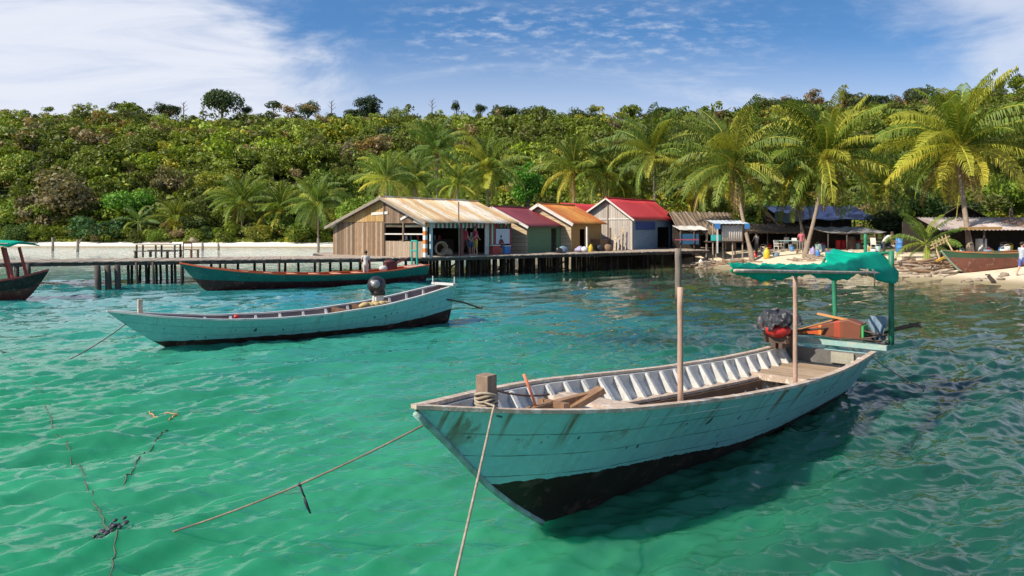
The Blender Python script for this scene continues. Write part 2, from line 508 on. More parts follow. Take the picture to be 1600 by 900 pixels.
# ================================================================== BOATS
def hull_mat(name, c1, c2, boot, seam=0.19, stain=0.5):
    """planked painted hull: paint tone, seams between strakes, rust runs, dirt"""
    m, t, b = new_mat(name)
    uv = t.coord('UV'); u, v, _ = t.sep(uv)[:3]
    co = t.coord()
    n1 = t.noise(t.scale(co, (0.7, 0.7, 1.4)), 2.2, 7, 0.65)
    n2 = t.noise(co, 14.0, 5, 0.65)
    col = t.mix(t.maprange(n1, 0.3, 0.7), c1, c2)
    col = t.mix(t.maprange(n2, 0.42, 0.75, 0.0, 0.5), col, tuple(min(1, x * 1.35 + 0.03) for x in c1))
    sc_ = t.noise(t.scale(co, (1.2, 1.2, 3.0)), 5.0, 8, 0.75, 0.6)
    col = t.mix(t.maprange(sc_, 0.56, 0.64, 0.0, 0.55), col, tuple(min(1, x * 0.7 + 0.16) for x in c1))
    col = t.mix(t.maprange(t.noise(co, 3.1, 8, 0.8), 0.60, 0.70, 0.0, 0.6), col, (0.09, 0.10, 0.08))
    streak = t.noise(t.comb(t.math('MULTIPLY', u, 7.0), t.math('MULTIPLY', v, 0.9), 0.0), 1.0, 5, 0.6)
    col = t.mix(t.maprange(streak, 0.52, 0.80, 0.0, 0.45), col, tuple(x * 0.45 for x in c2))
    wob = t.math('MULTIPLY', t.math('SUBTRACT', t.noise(t.comb(u, 0.0, 0.0), 1.2, 2), 0.5), 0.03)
    k = t.math('DIVIDE', t.math('ADD', v, wob), seam); fr = t.math('FRACT', k)
    e = t.math('MINIMUM', fr, t.math('SUBTRACT', 1.0, fr))
    brk = t.maprange(t.noise(t.comb(t.math('MULTIPLY', u, 2.0), t.math('FLOOR', t.math('ADD', k, 0.5)), 0.0), 1.0, 4), 0.34, 0.56)
    line = t.math('MULTIPLY', t.maprange(e, 0.006, 0.030, 0.85, 0.0), t.math('MAXIMUM', brk, 0.25))
    col = t.mix(line, col, (0.018, 0.03, 0.028))
    # rust and tar runs hanging from fastenings under the rail
    rn = t.noise(t.comb(t.math('MULTIPLY', u, 5.2), t.math('MULTIPLY', v, 0.55), 4.0), 1.0, 4, 0.6)
    rmask = t.math('MULTIPLY', t.maprange(rn, 0.585 - 0.06 * stain, 0.63), t.maprange(v, 0.42, 0.05, 0.0, 1.0))
    rust = t.mix(n2, (0.13, 0.055, 0.018), (0.24, 0.14, 0.05))
    col = t.mix(t.math('MULTIPLY', rmask, 0.8 * stain + 0.1), col, rust)
    rb = t.noise(t.comb(t.math('MULTIPLY', u, 2.3), t.math('MULTIPLY', v, 1.3), 9.0), 1.0, 6, 0.72, 0.5)
    rbm = t.math('MULTIPLY', t.maprange(rb, 0.57, 0.66), t.maprange(v, 0.55, 0.0, 0.15, 1.0))
    col = t.mix(t.math('MULTIPLY', rbm, 0.75 * stain), col, rust)
    sp = t.noise(t.comb(t.math('MULTIPLY', u, 1.0), v, 9.0), 6.0, 2, 0.5)
    col = t.mix(t.maprange(sp, 0.685, 0.71, 0.0, 0.85), col, (0.03, 0.03, 0.025))
    # edge of the bottom paint is ragged
    t.link(col, b.inputs['Base Color']); b.inputs['Roughness'].default_value = 0.55
    b.inputs['Specular IOR Level'].default_value = 0.3
    t.link(t.bump(t.math('SUBTRACT', n2, t.math('MULTIPLY', line, 2.5)), 0.3, 0.008), b.inputs['Normal'])
    m2 = paint(name + '_boot', boot, tuple(x * 0.6 for x in boot), 3.0, 0.55, 0.3, c3=tuple(x * 2.4 + 0.012 for x in boot), c3amt=0.55)
    return m, m2

def loft_hull(root, P, mats, nst=240, n1=12, n2=6):
    """outer skin: paint rows then bottom rows; UV = (along, below the rail)"""
    ss = np.linspace(P['s0'], P['s1'], nst)
    V = []; UV = []; F_ = []; MI = []
    rows = n1 + n2
    for s in ss:
        zs, z0, bs, e = P['zs'](s), P['z0'](s), max(0.015, P['b'](s)), P['e'](s)
        z0 = min(z0, zs - 0.02); zp = min(max(P['zp'](s) + 0.007 * math.sin(s * 23) * math.sin(s * 9.7 + 1) + 0.006 * math.sin(s * 57 + 2 * math.sin(s * 31)), z0 + 0.001), zs - 0.01)
        zl = [zs + (zp - zs) * j / n1 for j in range(n1 + 1)] + [zp + (z0 - zp) * j / n2 for j in range(1, n2 + 1)]
        for sg in (-1, 1):
            for z in zl:
                tt = max(0.0, (z - z0) / (zs - z0))
                V.append((s, sg * bs * tt ** e, z)); UV.append((s, zs - z))
    w = rows + 1
    for i in range(nst - 1):
        for k in (0, 1):
            for j in range(rows):
                a = (i * 2 + k) * w + j; b = ((i + 1) * 2 + k) * w + j
                F_.append((a, b, b + 1, a + 1) if k else (a, a + 1, b + 1, b)); MI.append(0 if j < n1 else 1)
    mb = MB(); mb.v = V; mb.f = F_; mb.mi = MI
    # transom
    base = (nst - 1) * 2 * w
    for j in range(rows):
        mb.f.append((base + j, base + j + 1, base + w + j + 1, base + w + j)); mb.mi.append(0 if j < n1 else 1)
    o = mb.build('hull', mats, root, smooth=True, recalc=True)
    lay = o.data.uv_layers.new(name='UVMap')
    li = np.zeros(len(o.data.loops), np.int32); o.data.loops.foreach_get('vertex_index', li)
    lay.data.foreach_set('uv', np.array(UV, np.float32)[li].ravel())
    o.data.set_sharp_from_angle(angle=R(50))
    return o

def inner_skin(root, P, mat, th=0.035, zmin=0.06, name='inner_planking'):
    ss = np.linspace(P['s0'] + 0.12, P['s1'] - 0.03, 60); rows = 9
    mb = MB(); w = rows + 1
    for s in ss:
        zs, z0, bs, e = P['zs'](s) - 0.005, P['z0'](s), max(0.02, P['b'](s)), P['e'](s)
        zb = max(zmin, z0 + 0.05); zb = min(zb, zs - 0.03)
        for sg in (-1, 1):
            for j in range(w):
                z = zs + (zb - zs) * j / rows
                tt = max(0.0, (z - z0) / (zs - z0))
                mb.v.append((s, sg * max(0.004, bs * tt ** e - th), z))
    for i in range(len(ss) - 1):
        for k in (0, 1):
            for j in range(rows):
                a = (i * 2 + k) * w + j; b = ((i + 1) * 2 + k) * w + j
                mb.f.append((a, b, b + 1, a + 1)); mb.mi.append(0)
        # bottom strip
        a = i * 2 * w + rows; b = (i + 1) * 2 * w + rows
        mb.f.append((a, b, b + w, a + w)); mb.mi.append(0)
    base = (len(ss) - 1) * 2 * w
    for j in range(rows):
        mb.f.append((base + j, base + j + 1, base + w + j + 1, base + w + j)); mb.mi.append(0)
    return mb.build(name, mat, root, smooth=False)

def half_b(P, s, z):
    zs, z0 = P['zs'](s), P['z0'](s)
    return P['b'](s) * max(0.0, (z - z0) / (zs - z0)) ** P['e'](s)

def gunwale(root, P, mat, w=0.08, h=0.03):
    ss = np.linspace(P['s0'] - 0.03, P['s1'] + 0.04, 70)
    for sg in (-1, 1):
        mb = MB()
        for s in ss:
            b = max(0.015, P['b'](s)); z = P['zs'](s)
            yo, yi = sg * (b + 0.016), sg * max(0.0, b + 0.016 - w)
            for (y, zz) in ((yo, z), (yo, z + h), (yi, z + h), (yi, z)): mb.v.append((s, y, zz + (0.0015 if sg > 0 else 0)))
        for i in range(len(ss) - 1):
            for k in range(4):
                a = i * 4 + k; b_ = i * 4 + (k + 1) % 4
                mb.f.append((a, a + 4, b_ + 4, b_)); mb.mi.append(0)
        mb.f += [(0, 1, 2, 3)]; n = (len(ss) - 1) * 4; mb.f += [(n + 3, n + 2, n + 1, n)]; mb.mi += [0, 0]
        mb.build('gunwale', mat, root)

def rib(root, P, mat, s, zb, w=0.055, dpt=0.05, name='rib'):
    """one frame: a strip up each side"""
    n = 6
    for sg in (-1, 1):
        mb = MB(); o = 0
        for j in range(n + 1):
            z = zb + (P['zs'](s) - 0.01 - zb) * j / n
            yo = half_b(P, s, z) - 0.028
            yi = max(0.0, yo - dpt - 0.03 * (1 - j / n))
            for ds in (-w / 2, w / 2):
                mb.v.append((s + ds, sg * yo, z)); mb.v.append((s + ds, sg * yi, z))
        for j in range(n):
            a = o + j * 4; b = a + 4
            for q in ((a, a + 1, b + 1, b), (a + 2, b + 2, b + 3, a + 3), (a + 1, a + 3, b + 3, b + 1), (a, b, b + 2, a + 2)):
                mb.f.append(q); mb.mi.append(0)
        mb.f.append((o, o + 2, o + 3, o + 1)); b = o + n * 4; mb.f.append((b, b + 1, b + 3, b + 2)); mb.mi += [0, 0]
        mb.build(name, mat, root)

def cross_panel(root, P, mat, s, za, zb, name, th=0.03, shrink=0.05):
    """upright board across the boat, cut to the section"""
    zz = [za + (zb - za) * j / 4 for j in range(5)]
    hb = [max(.02, half_b(P, s, z) - shrink) for z in zz]
    poly = [(s, -h, z) for h, z in zip(hb, zz)] + [(s, h, z) for h, z in zip(hb[::-1], zz[::-1])]
    mb = MB(); mb.prism(poly, (th, 0, 0)); return mb.build(name, mat, root)

def cross_board(root, P, mat, sa, sb, z, name='thwart', th=0.03, shrink=0.05, zoff=None):
    """a board or small deck running from side to side between two stations"""
    mb = MB(); n = max(2, int((sb - sa) / 0.25) + 1)
    for i in range(n + 1):
        s = sa + (sb - sa) * i / n
        zz = z if zoff is None else P['zs'](s) + zoff
        hb = max(0.01, half_b(P, s, zz) - shrink)
        for y in (-hb, hb):
            mb.v.append((s, y, zz)); mb.v.append((s, y, zz - th))
    for i in range(n):
        a = i * 4; b = a + 4
        for q in ((a, b, b + 2, a + 2), (a + 1, a + 3, b + 3, b + 1), (a, a + 1, b + 1, b), (a + 2, b + 2, b + 3, a + 3)):
            mb.f.append(q); mb.mi.append(0)
    mb.f.append((0, 2, 3, 1)); a = n * 4; mb.f.append((a, a + 1, a + 3, a + 2)); mb.mi += [0, 0]
    return mb.build(name, mat, root)

M_WHITEP = paint('white_flaking_paint', (0.66, 0.66, 0.64), (0.52, 0.52, 0.50), 5, 0.6, 0.3, c3=(0.24, 0.20, 0.16), c3amt=0.60)
M_GUNW = paint('bleached_rail_wood', (0.55, 0.42, 0.33), (0.42, 0.32, 0.24), 5, 0.7, 0.3, c3=(0.62, 0.55, 0.48), c3amt=0.52)
M_DECKW = planks('deck_boards', [(0.38, 0.27, 0.18), (0.46, 0.34, 0.24), (0.33, 0.23, 0.15)], 0, 0.17, (3, 0.6, 3), gap=0.03)
M_RAWWOOD = paint('raw_brown_wood', (0.30, 0.17, 0.09), (0.20, 0.11, 0.06), 6, 0.75, 0.4, (1, 1, 0.3))
M_HOLD = paint('wet_hold_wood', (0.16, 0.085, 0.05), (0.09, 0.05, 0.03), 3, 0.6, 0.3, c3=(0.25, 0.22, 0.18), c3amt=0.62)
M_POLE = paint('pinkish_pole_wood', (0.50, 0.33, 0.25), (0.38, 0.24, 0.18), 5, 0.7, 0.3, (3, 3, 0.5))
M_POLED = paint('grey_pole_wood', (0.24, 0.19, 0.16), (0.15, 0.12, 0.10), 5, 0.8, 0.3, (3, 3, 0.5))
M_GREENP = paint('green_post_paint', (0.03, 0.24, 0.13), (0.015, 0.15, 0.085), 6, 0.55, 0.2)
M_TURQ = paint('turquoise_beam_paint', (0.22, 0.42, 0.40), (0.40, 0.46, 0.40), 5, 0.6, 0.2, c3=(0.3, 0.27, 0.2), c3amt=0.64)
M_GREYBD = paint('grey_transom_board', (0.15, 0.145, 0.14), (0.10, 0.095, 0.09), 4, 0.7, 0.2)
M_BLACK = paint('black_plastic', (0.018, 0.019, 0.022), (0.03, 0.03, 0.034), 6, 0.38, 0.1)
M_BLACKC = paint('black_tarpaulin', (0.02, 0.022, 0.03), (0.042, 0.044, 0.055), 5, 0.5, 0.4)
M_RED = paint('red_plastic', (0.55, 0.03, 0.03), (0.42, 0.02, 0.02), 6, 0.4, 0.05)
M_IRON = paint('rusty_iron', (0.13, 0.07, 0.045), (0.06, 0.045, 0.04), 8, 0.7, 0.3)
M_ROPE = paint('sun_bleached_rope', (0.44, 0.37, 0.28), (0.26, 0.21, 0.155), 25, 0.9, 0.4)
M_ROPED = paint('wet_brown_rope', (0.20, 0.12, 0.09), (0.12, 0.07, 0.055), 30, 0.8, 0.4)
M_BLUEC = paint('blue_grey_cloth', (0.20, 0.28, 0.36), (0.12, 0.19, 0.27), 6, 0.85, 0.3)

# ------------------------------------------------------------------ the near boat
FA = math.atan2(0.741, 0.671)
near = thing('fishing_boat', 'large faded turquoise wooden boat with bow post and green net canopy over its stern', 'boat', (0.31, 6.5, 0), FA)
PN = dict(s0=-1.5, s1=7.0,
    b=prof([-1.5, -1.2, -.8, -.3, .3, 1, 2, 4, 5.5, 7], [.02, .17, .36, .56, .72, .82, .87, .87, .80, .70], .3),
    zs=prof([-1.5, -.8, 0, .8, 2, 3.4, 5, 6, 7], [1.285, 1.18, 1.085, 1.015, .90, .78, .70, .685, .70], .5),
    z0=prof([-1.5, -1.2, -1, -.733, -.4, 0, .4, 1, 3, 7], [1.265, .99, .79, .53, .27, 0.0, -.13, -.2, -.28, -.2], .16),
    zp=prof([-1.5, -.733, .4, 1.5, 2.6, 4, 7], [.62, .535, .45, .33, .19, .12, .10], .3),
    e=prof([-1.5, 0, 1.5, 3, 7], [1.0, 1.15, 1.15, .78, .70], .5))
HM = hull_mat('turquoise_hull', (0.225, 0.53, 0.575), (0.30, 0.60, 0.61), (0.024, 0.012, 0.008), 0.19, 1.0)
loft_hull(near, PN, list(HM))
inner_skin(near, PN, M_WHITEP, zmin=0.10)
gunwale(near, PN, M_GUNW)
# stem post: timber down the bow, coloured pale for the sunlit far side
mb = MB(); sp = [(s, 0, PN['z0'](s) + 0.0) for s in np.linspace(-1.5, -0.05, 16)]
mb.tube([(a - 0.012, y, z - 0.012) for a, y, z in sp], 0.026, 6)
mb.build('stem', paint('sunlit_stem_paint', (0.35, 0.55, 0.5), (0.2, 0.28, 0.25), 8, 0.6, 0.2), near, smooth=True)
for s in np.arange(-0.55, 6.6, 0.34):
    rib(near, PN, M_WHITEP, float(s), max(0.16, PN['zs'](s) - 0.62), 0.05, 0.105)
cross_board(near, PN, M_GUNW, -1.42, -1.0, 0, 'foredeck', 0.03, 0.03, -0.02)
cross_board(near, PN, M_GUNW, 0.75, 1.15, 0, 'thwart', 0.04, 0.05, -0.10)
cross_board(near, PN, M_DECKW, 5.5, 6.75, 0.47, 'stern_deck', 0.04, 0.06)
cross_panel(near, PN, M_GUNW, 5.44, 0.385, 0.475, 'deck_edge', 0.045, 0.06)
cross_board(near, PN, M_HOLD, 0.1, 5.45, 0.13, 'floorboards', 0.03, 0.035)
for sg in (-1, 1):
    mb = MB(); cl_ = []
    for s in np.linspace(-1.1, 6.85, 24):
        z = PN['zs'](s) - 0.055; cl_.append(Vector((s, sg * max(.03, half_b(PN, s, z) - 0.05), z)))
    for p_, q_ in zip(cl_[:-1], cl_[1:]): mb.beam(p_, q_ + (q_ - p_) * .01, 0.03, 0.10)
    mb.build('clamp_plank', M_WHITEP, near)
    mb = MB()
    for i in range(12):
        s0_, s1_ = 0.9 + 4.5 * i / 12, 0.9 + 4.5 * (i + 1) / 12
        p = []
        for s in (s0_, s1_):
            z = PN['zs'](s) - 0.27
            p.append(Vector((s, sg * (half_b(PN, s, z) - 0.13), z)))
        mb.beam(p[0], p[1] + (p[1] - p[0]) * 0.02, 0.14, 0.035)
    mb.build('stringer', M_GUNW, near)
    mb = MB()
    for i in range(12):
        s0_, s1_ = 0.9 + 4.5 * i / 12, 0.9 + 4.5 * (i + 1) / 12
        p = []
        for s in (s0_, s1_):
            z = PN['zs'](s) - 0.38
            p.append(Vector((s, sg * (half_b(PN, s, z) - 0.15), z)))
        mb.beam(p[0], p[1] + (p[1] - p[0]) * 0.02, 0.025, 0.17)
    mb.build('hold_lining', M_HOLD, near)
cross_panel(near, PN, M_HOLD, 2.75, 0.17, 0.52, 'bulkhead', 0.05, 0.06)
cross_panel(near, PN, M_GREYBD, 6.90, 0.48, 0.70, 'transom_board', 0.03, 0.05)
mb = MB()
mb.box((6.875, -0.27, 0.60), (0.03, 0.34, 0.17)); mb.build('patch_board', paint('pale_grey_patch', (0.36, 0.35, 0.28), (0.28, 0.27, 0.22), 5), near)
# bow post with rope turns
mb = MB(); mb.box((-0.75, 0.02, 1.14), (0.125, 0.125, 0.57), Matrix.Rotation(0.1, 3, 'Z'))
bp = mb.build('bow_post', paint('grey_brown_post', (0.30, 0.21, 0.15), (0.20, 0.14, 0.10), 8, 0.85, 0.4, (2, 2, 0.4)), near)
md = bp.modifiers.new('soft', 'BEVEL'); md.width = 0.008; md.segments = 2
# poles
def pole(root, s, b, z0, z1, w, mat, name='pole', lean=(0, 0)):
    mb = MB(); n = 6
    mb.tube([(s + lean[0] * i / n + 0.004 * math.sin(i * 2.1), -b + lean[1] * i / n, z0 + (z1 - z0) * i / n) for i in range(n + 1)], w / 2, 8)
    return mb.build(name, mat, root, smooth=True)
def sb(px, py_, s_guess=None):
    pass
pole(near, 1.097, 0.70, 0.95, 2.06, 0.056, M_POLE)
pole(near, 1.112, 0.67, 1.95, 2.42, 0.062, M_POLED, 'pole_extension')
pole(near, 3.775, 0.735, 0.60, 2.12, 0.056, M_POLE)
def zbeam(s): return 2.18 + (s - 2.0) * (1.97 - 2.18) / 4.3
mb = MB(); mb.tube([(s, -0.835 - 0.01 * math.sin(s * 3), zbeam(s)) for s in np.linspace(1.95, 7.3, 16)], 0.018, 8)
cb = mb.build('canopy_beam', M_GUNW, near, smooth=True)
mb = MB(); mb.tube([(7.43, 0.03, 2.22), (7.43, -0.45, 2.19), (7.43, -0.84, 2.24)], 0.025, 8); mb.build('canopy_ridge', M_GREENP, near, smooth=True)
mb = MB(); mb.tube([(5.9, -0.30, 2.08), (6.6, -0.1, 2.14), (7.45, 0.03, 2.24)], 0.02, 8); mb.build('canopy_rafter', M_GREENP, near, smooth=True)
pole(near, 7.43, 0.82, 0.80, 2.26, 0.085, M_GREENP, 'canopy_post')
pole(near, 7.43, -0.01, 0.80, 2.25, 0.075, M_GREENP, 'canopy_post', (0, 0.05))
pole(near, 7.5, 0.42, 2.1, 2.52, 0.05, M_GREENP, 'canopy_post')
# net: narrow at its forward end, wide over the stern, hanging over the near beam
def net_fn(u, v):
    s = 1.98 + u * 5.6
    zb = zbeam(s)
    wide = np.interp(s, [1.98, 3.5, 4.8, 5.6, 6.4, 7.58], [0.05, 0.13, 0.20, 0.34, 0.62, 0.86])
    rise = np.interp(s, [1.98, 4.6, 5.5, 6.1, 6.6, 7.3, 7.58], [0.03, 0.05, 0.10, 0.21, 0.25, 0.33, 0.30])
    hang = 0.025 + 0.085 * abs(math.sin((s - 1.98) * 1.55)) ** 1.3 + 0.06 * max(0, (s - 6.4))
    # v: 0 = hem hanging outside the beam, .25 = over the beam, .5 shoulder, 1 = far edge
    y = np.interp(v, [0, .22, .5, 1], [-0.775 - 0.11 * min(1, max(0, s - 6.3) / .5), -0.795 - 0.08 * min(1, max(0, s - 6.3) / .5), -0.78 + wide * 0.15, -0.80 + wide])
    z = zb + np.interp(v, [0, .22, .5, 1], [-hang, 0.034, rise * 0.9 + 0.035, rise + 0.03])
    z -= 0.05 * math.sin(PI * max(0, (v - .5) / .5)) * wide * (1 + 0.4 * math.sin(7 * s))
    f = 0.010 * math.sin(s * 4.3 + v * 7) + 0.010 * math.sin(s * 11 - v * 13) + 0.006 * math.sin(s * 27 + v * 9 + 2 * math.sin(s * 5)) + 0.004 * math.sin(s * 55 - v * 21)
    return (s + 0.02 * math.sin(v * 9), y + f * 0.6, z + f)
mb = MB(); mb.sheet(net_fn, 90, 18)
m, t, b = new_mat('green_net')
co = t.coord()
n_ = t.noise(co, 3.0, 5, 0.6)
t.link(t.mix(t.maprange(n_, 0.3, 0.7), (0.0, 0.56, 0.36), (0.0, 0.42, 0.29)), b.inputs['Base Color'])
b.inputs['Roughness'].default_value = 0.7; b.inputs['Specular IOR Level'].default_value = 0.15
wv = t.noise(co, 160.0, 1, 0.5); t.link(t.bump(wv, 0.25, 0.004), b.inputs['Normal'])
tr = t.n('ShaderNodeBsdfTranslucent'); tr.inputs[0].default_value = (0.0, 0.45, 0.30, 1)
ms = t.n('ShaderNodeMixShader'); ms.inputs[0].default_value = 0.30
t.link(b.outputs[0], ms.inputs[1]); t.link(tr.outputs[0], ms.inputs[2])
t.link(ms.outputs[0], m.node_tree.nodes['Material Output'].inputs[0])
M_NET = m
mb.build('net_canopy', M_NET, near, smooth=True, solid=0.006)
mb = MB()
for k, s in enumerate((6.0, 6.12, 6.22, 6.4)):
    pts = [(s + 0.01 * i, -0.80 + 0.045 * math.cos(i * 0.7 + k), zbeam(s) + 0.045 * math.sin(i * 0.7 + k)) for i in range(10)]
    mb.tube(pts, 0.010, 6)
mb.tube([(6.4, -0.86, 1.95), (6.41, -0.87, 1.85), (6.4, -0.865, 1.74)], 0.008, 6)
mb.build('lashing', M_ROPE, near, smooth=True)
# stern cross beam
mb = MB(); mb.box((7.10, 0.02, 0.79), (0.085, 1.74, 0.075)); o = mb.build('stern_crossbeam', M_TURQ, near)
# engine under a black cover at the far quarter
eng = MB(); eng.box((6.62, 0.62, 0.86), (0.34, 0.36, 0.14)); eng.box((6.62, 0.62, 0.76), (0.5, 0.08, 0.08)); eng.box((6.62, 0.5, 0.76), (0.5, 0.06, 0.08))
for k in range(4): eng.tube([(6.45 + 0.05 * k, 0.42, 0.80), (6.42 + 0.05 * k, 0.40, 0.90), (6.5 + .04 * k, 0.5, 0.97)], 0.014, 6)
eng.tube([(6.80, 0.62, 0.9), (6.86, 0.62, 0.9)], 0.13, 14); eng.tube([(6.4, 0.75, 0.8), (6.35, 0.8, 1.1)], 0.02, 6)
eo = eng.build('engine', M_IRON, near)
mb = MB(); mb.ball((6.50, 0.60, 1.0), (0.21, 0.21, 0.13), 14, 9); o = mb.build('fuel_tank', M_RED, eo, smooth=True)
def cover_fn(u, v):
    a = 2 * PI * u
    r = np.interp(v, [0, .3, .6, .8, 1], [0.02, 0.24, 0.30, 0.31, 0.33])
    z = np.interp(v, [0, .3, .6, 1], [1.30, 1.27, 1.15, 1.00])
    f = 0.032 * math.sin(a * 5 + v * 4) + 0.025 * math.sin(a * 9 - v * 9) + 0.015 * math.sin(a * 17 + v * 13)
    if -1.2 < math.sin(a) < -0.2 and v > .6: z += 0.08 * (v - .6) / .4
    return (6.60 + (r + f * v) * math.cos(a) * 0.95, 0.62 + (r + f * v) * math.sin(a) * 1.05, z + f * 0.5)
mb = MB(); mb.sheet(cover_fn, 60, 16); mb.build('engine_cover', M_BLACKC, eo, smooth=False, solid=0.008)
mb = MB(); mb.tube([(6.8, 0.5, 0.95), (7.2, 0.1, 1.0), (7.6, -0.3, 1.04)], 0.022, 6); mb.build('drive_shaft', M_IRON, eo, smooth=True)
# orange trough (rudder blade / float) lying across the stern, tapered to one end
mo, t, b = new_mat('orange_brown_bands')
yy = t.sep(t.coord())[1]
bnd = t.ramp(t.maprange(yy, -0.5, 0.62, 0, 1, False), [(0.0, (0.16, 0.045, 0.02)), (0.30, (0.20, 0.05, 0.02)), (0.34, (0.36, 0.05, 0.02)), (0.42, (0.17, 0.045, 0.02)), (0.60, (0.80, 0.22, 0.02)), (0.64, (0.50, 0.08, 0.015)), (0.82, (0.85, 0.28, 0.02)), (0.86, (0.52, 0.07, 0.02)), (0.97, (0.7, 0.6, 0.5))], 'CONSTANT')
nz = t.noise(t.coord(), 9, 5, 0.6); t.link(t.mix(t.maprange(nz, .4, .8, 0, .4), bnd, (0.10, 0.04, 0.02)), b.inputs['Base Color']); b.inputs['Roughness'].default_value = 0.6
mb = MB(); mb.prism([(7.22, 0.64, 0.865), (7.22, -0.43, 0.845), (7.22, -0.45, 1.10), (7.22, -0.25, 1.165), (7.22, 0.05, 1.10), (7.22, 0.40, 0.975), (7.22, 0.62, 0.90)], (0.26, 0, 0))
tro = mb.build('banded_box', mo, near)
md = tro.modifiers.new('soft', 'BEVEL'); md.width = 0.02; md.segments = 2
mb = MB(); mb.beam((7.35, 0.60, 0.915), (7.35, 0.0, 1.135), 0.28, 0.018); mb.build('box_lid', paint('pale_orange_wood', (0.50, 0.24, 0.10), (0.38, 0.17, 0.07), 6), tro)
mb = MB(); mb.beam((7.42, 0.30, 1.20), (7.36, -0.20, 1.14), 0.05, 0.03); mb.build('plank', paint('fresh_orange_wood', (0.62, 0.30, 0.10), (0.5, 0.22, 0.07), 6), near)
mb = MB(); mb.box((7.35, -0.455, 0.98), (0.24, 0.03, 0.20)); mb.build('box_end', paint('bright_green_paint', (0.05, 0.42, 0.12), (0.03, 0.3, 0.1), 6), tro)
mb = MB(); mb.tube([(7.42, -0.50, 0.9), (7.50, -0.95, 1.06), (7.56, -1.18, 1.13)], [0.018, 0.020, 0.018], 8)
mb.box((7.56, -1.12, 1.12), (0.05, 0.16, 0.06)); mb.tube([(7.5, -0.8, 1.04), (7.6, -1.22, 1.18)], 0.010, 6)
mb.build('steering_arm', M_IRON, near)
mb = MB()
for k in range(7):
    r_ = 0.10 + 0.02 * math.sin(k * 2.3); cx_, cy_ = 7.34 + 0.04 * math.sin(k * 1.7), -0.60 - 0.06 * math.cos(k * 2.9)
    mb.tube([(cx_ + r_ * math.cos(a), cy_ + 1.3 * r_ * math.sin(a), 0.845 + 0.022 * k + 0.03 * math.sin(a + k)) for a in np.linspace(0, 5.6, 16)], 0.013, 6)
mb.tube([(7.05, 0.55, 0.87), (7.08, 0.2, 0.90), (7.1, -0.1, 0.86), (7.12, -0.4, 0.89), (7.2, -0.7, 0.86)], 0.010, 6)
mb.build('rope_coil', M_IRON, near, smooth=True)

def rag_mesh(c, w, h, seed):
    rr = random.Random(seed); mb = MB()
    ph = [rr.random() * 6 for _ in range(4)]
    def fn(u, v):
        a = (u - .5) * 2
        fold = 0.12 * w * math.sin(a * 7 + ph[0]) + 0.07 * w * math.sin(a * 13 + v * 3 + ph[1])
        return (c[0] + fold * (0.4 + v) + 0.05 * w * math.sin(v * 5 + ph[2]), c[1] + a * w / 2 * (0.45 + 0.55 * math.sin(PI * min(1, v + .2)) + 0.1 * math.sin(v * 9)), c[2] + h / 2 - v * h * (1 - 0.12 * abs(a)))
    mb.sheet(fn, 18, 12)
    return mb
o = rag_mesh((7.30, -0.66, 1.03), 0.26, 0.42, 3).build('cloth', M_BLUEC, None, smooth=True, solid=0.012)
cw = Matrix.Rotation(FA, 4, 'Z'); o.rotation_euler = (0, 0, FA); o.location = (0.31, 6.5, 0)
tag(o, 'crumpled blue grey cloth draped by the stern post of the turquoise boat', 'cloth')
# anchor of wood lying in the bow
an = thing('wooden_anchor', 'brown wooden anchor lying inside the bow of the near boat', 'anchor', (0, 0, 0))
an.location = (0.31, 6.5, 0); an.rotation_euler = (0, 0, FA)
mb = MB(); mb.beam((-0.25, 0.02, 1.03), (0.42, -0.28, 1.13), 0.07, 0.06); mb.build('shank', M_RAWWOOD, an)
mb = MB(); mb.beam((0.38, -0.32, 1.17), (0.02, -0.12, 0.98), 0.13, 0.05); mb.build('fluke', M_RAWWOOD, an)
mb = MB(); mb.beam((-0.10, -0.30, 1.10), (0.10, 0.16, 1.04), 0.06, 0.05); mb.build('stock', M_RAWWOOD, an)
mb = MB(); mb.tube([(-0.12, -0.02, 0.95), (-0.24, -0.01, 1.22), (-0.30, 0.01, 1.36)], 0.013, 7)
st = mb.build('stick', paint('orange_paint', (0.75, 0.25, 0.03), (0.7, 0.2, 0.2), 9), None, smooth=True)
st.location = (0.31, 6.5, 0); st.rotation_euler = (0, 0, FA)
tag(st, 'thin orange stick standing in the bow beside the wooden anchor', 'stick')

def w_near(s, b, z):
    return Vector((0.31 + 0.671 * s + 0.741 * b, 6.5 + 0.741 * s - 0.671 * b, z))
# mooring ropes
mb = MB()
c0 = w_near(-0.75, -0.02, 0)
for k in range(6):
    z = 1.155 + 0.024 * k
    mb.tube([(c0.x + (0.088 + 0.006 * math.sin(k * 3)) * math.cos(a), c0.y + 0.088 * math.sin(a), z + 0.016 * math.sin(a * 2 + k)) for a in np.linspace(0, 2 * PI, 17)], 0.012, 6)
p0 = c0 + Vector((-0.02, -0.09, 1.22)); p1 = w_near(-1.0, 0.31, PN['zs'](-1.0) + 0.055)
mb.tube([p0, p1] + sag(p1 + Vector((-.01, -.02, -.02)), (-0.50, 2.6, 0.10), 0.03), 0.009, 6)
o = mb.build('mooring_rope', M_ROPE, None, smooth=True)
tag(o, 'pale rope wound round the bow post and running down past the hull', 'rope')
mb = MB(); e0 = w_near(-1.40, 0, 1.16); e1 = on(255, 838, 0.0)
rp = sag(e0, e1 + Vector((0, 0, 0.015)), 0.06, 20); mb.tube(rp, 0.0085, 6)
mb.tube([e1 + Vector((0, 0, .015)), e1 + Vector((-0.15, -0.02, -0.01)), e1 + Vector((-0.5, -0.03, -0.06))], 0.010, 6)
o = mb.build('mooring_rope', paint('grey_brown_rope', (0.25, 0.20, 0.155), (0.12, 0.09, 0.07), 3, 0.9, 0.3), None, smooth=True)
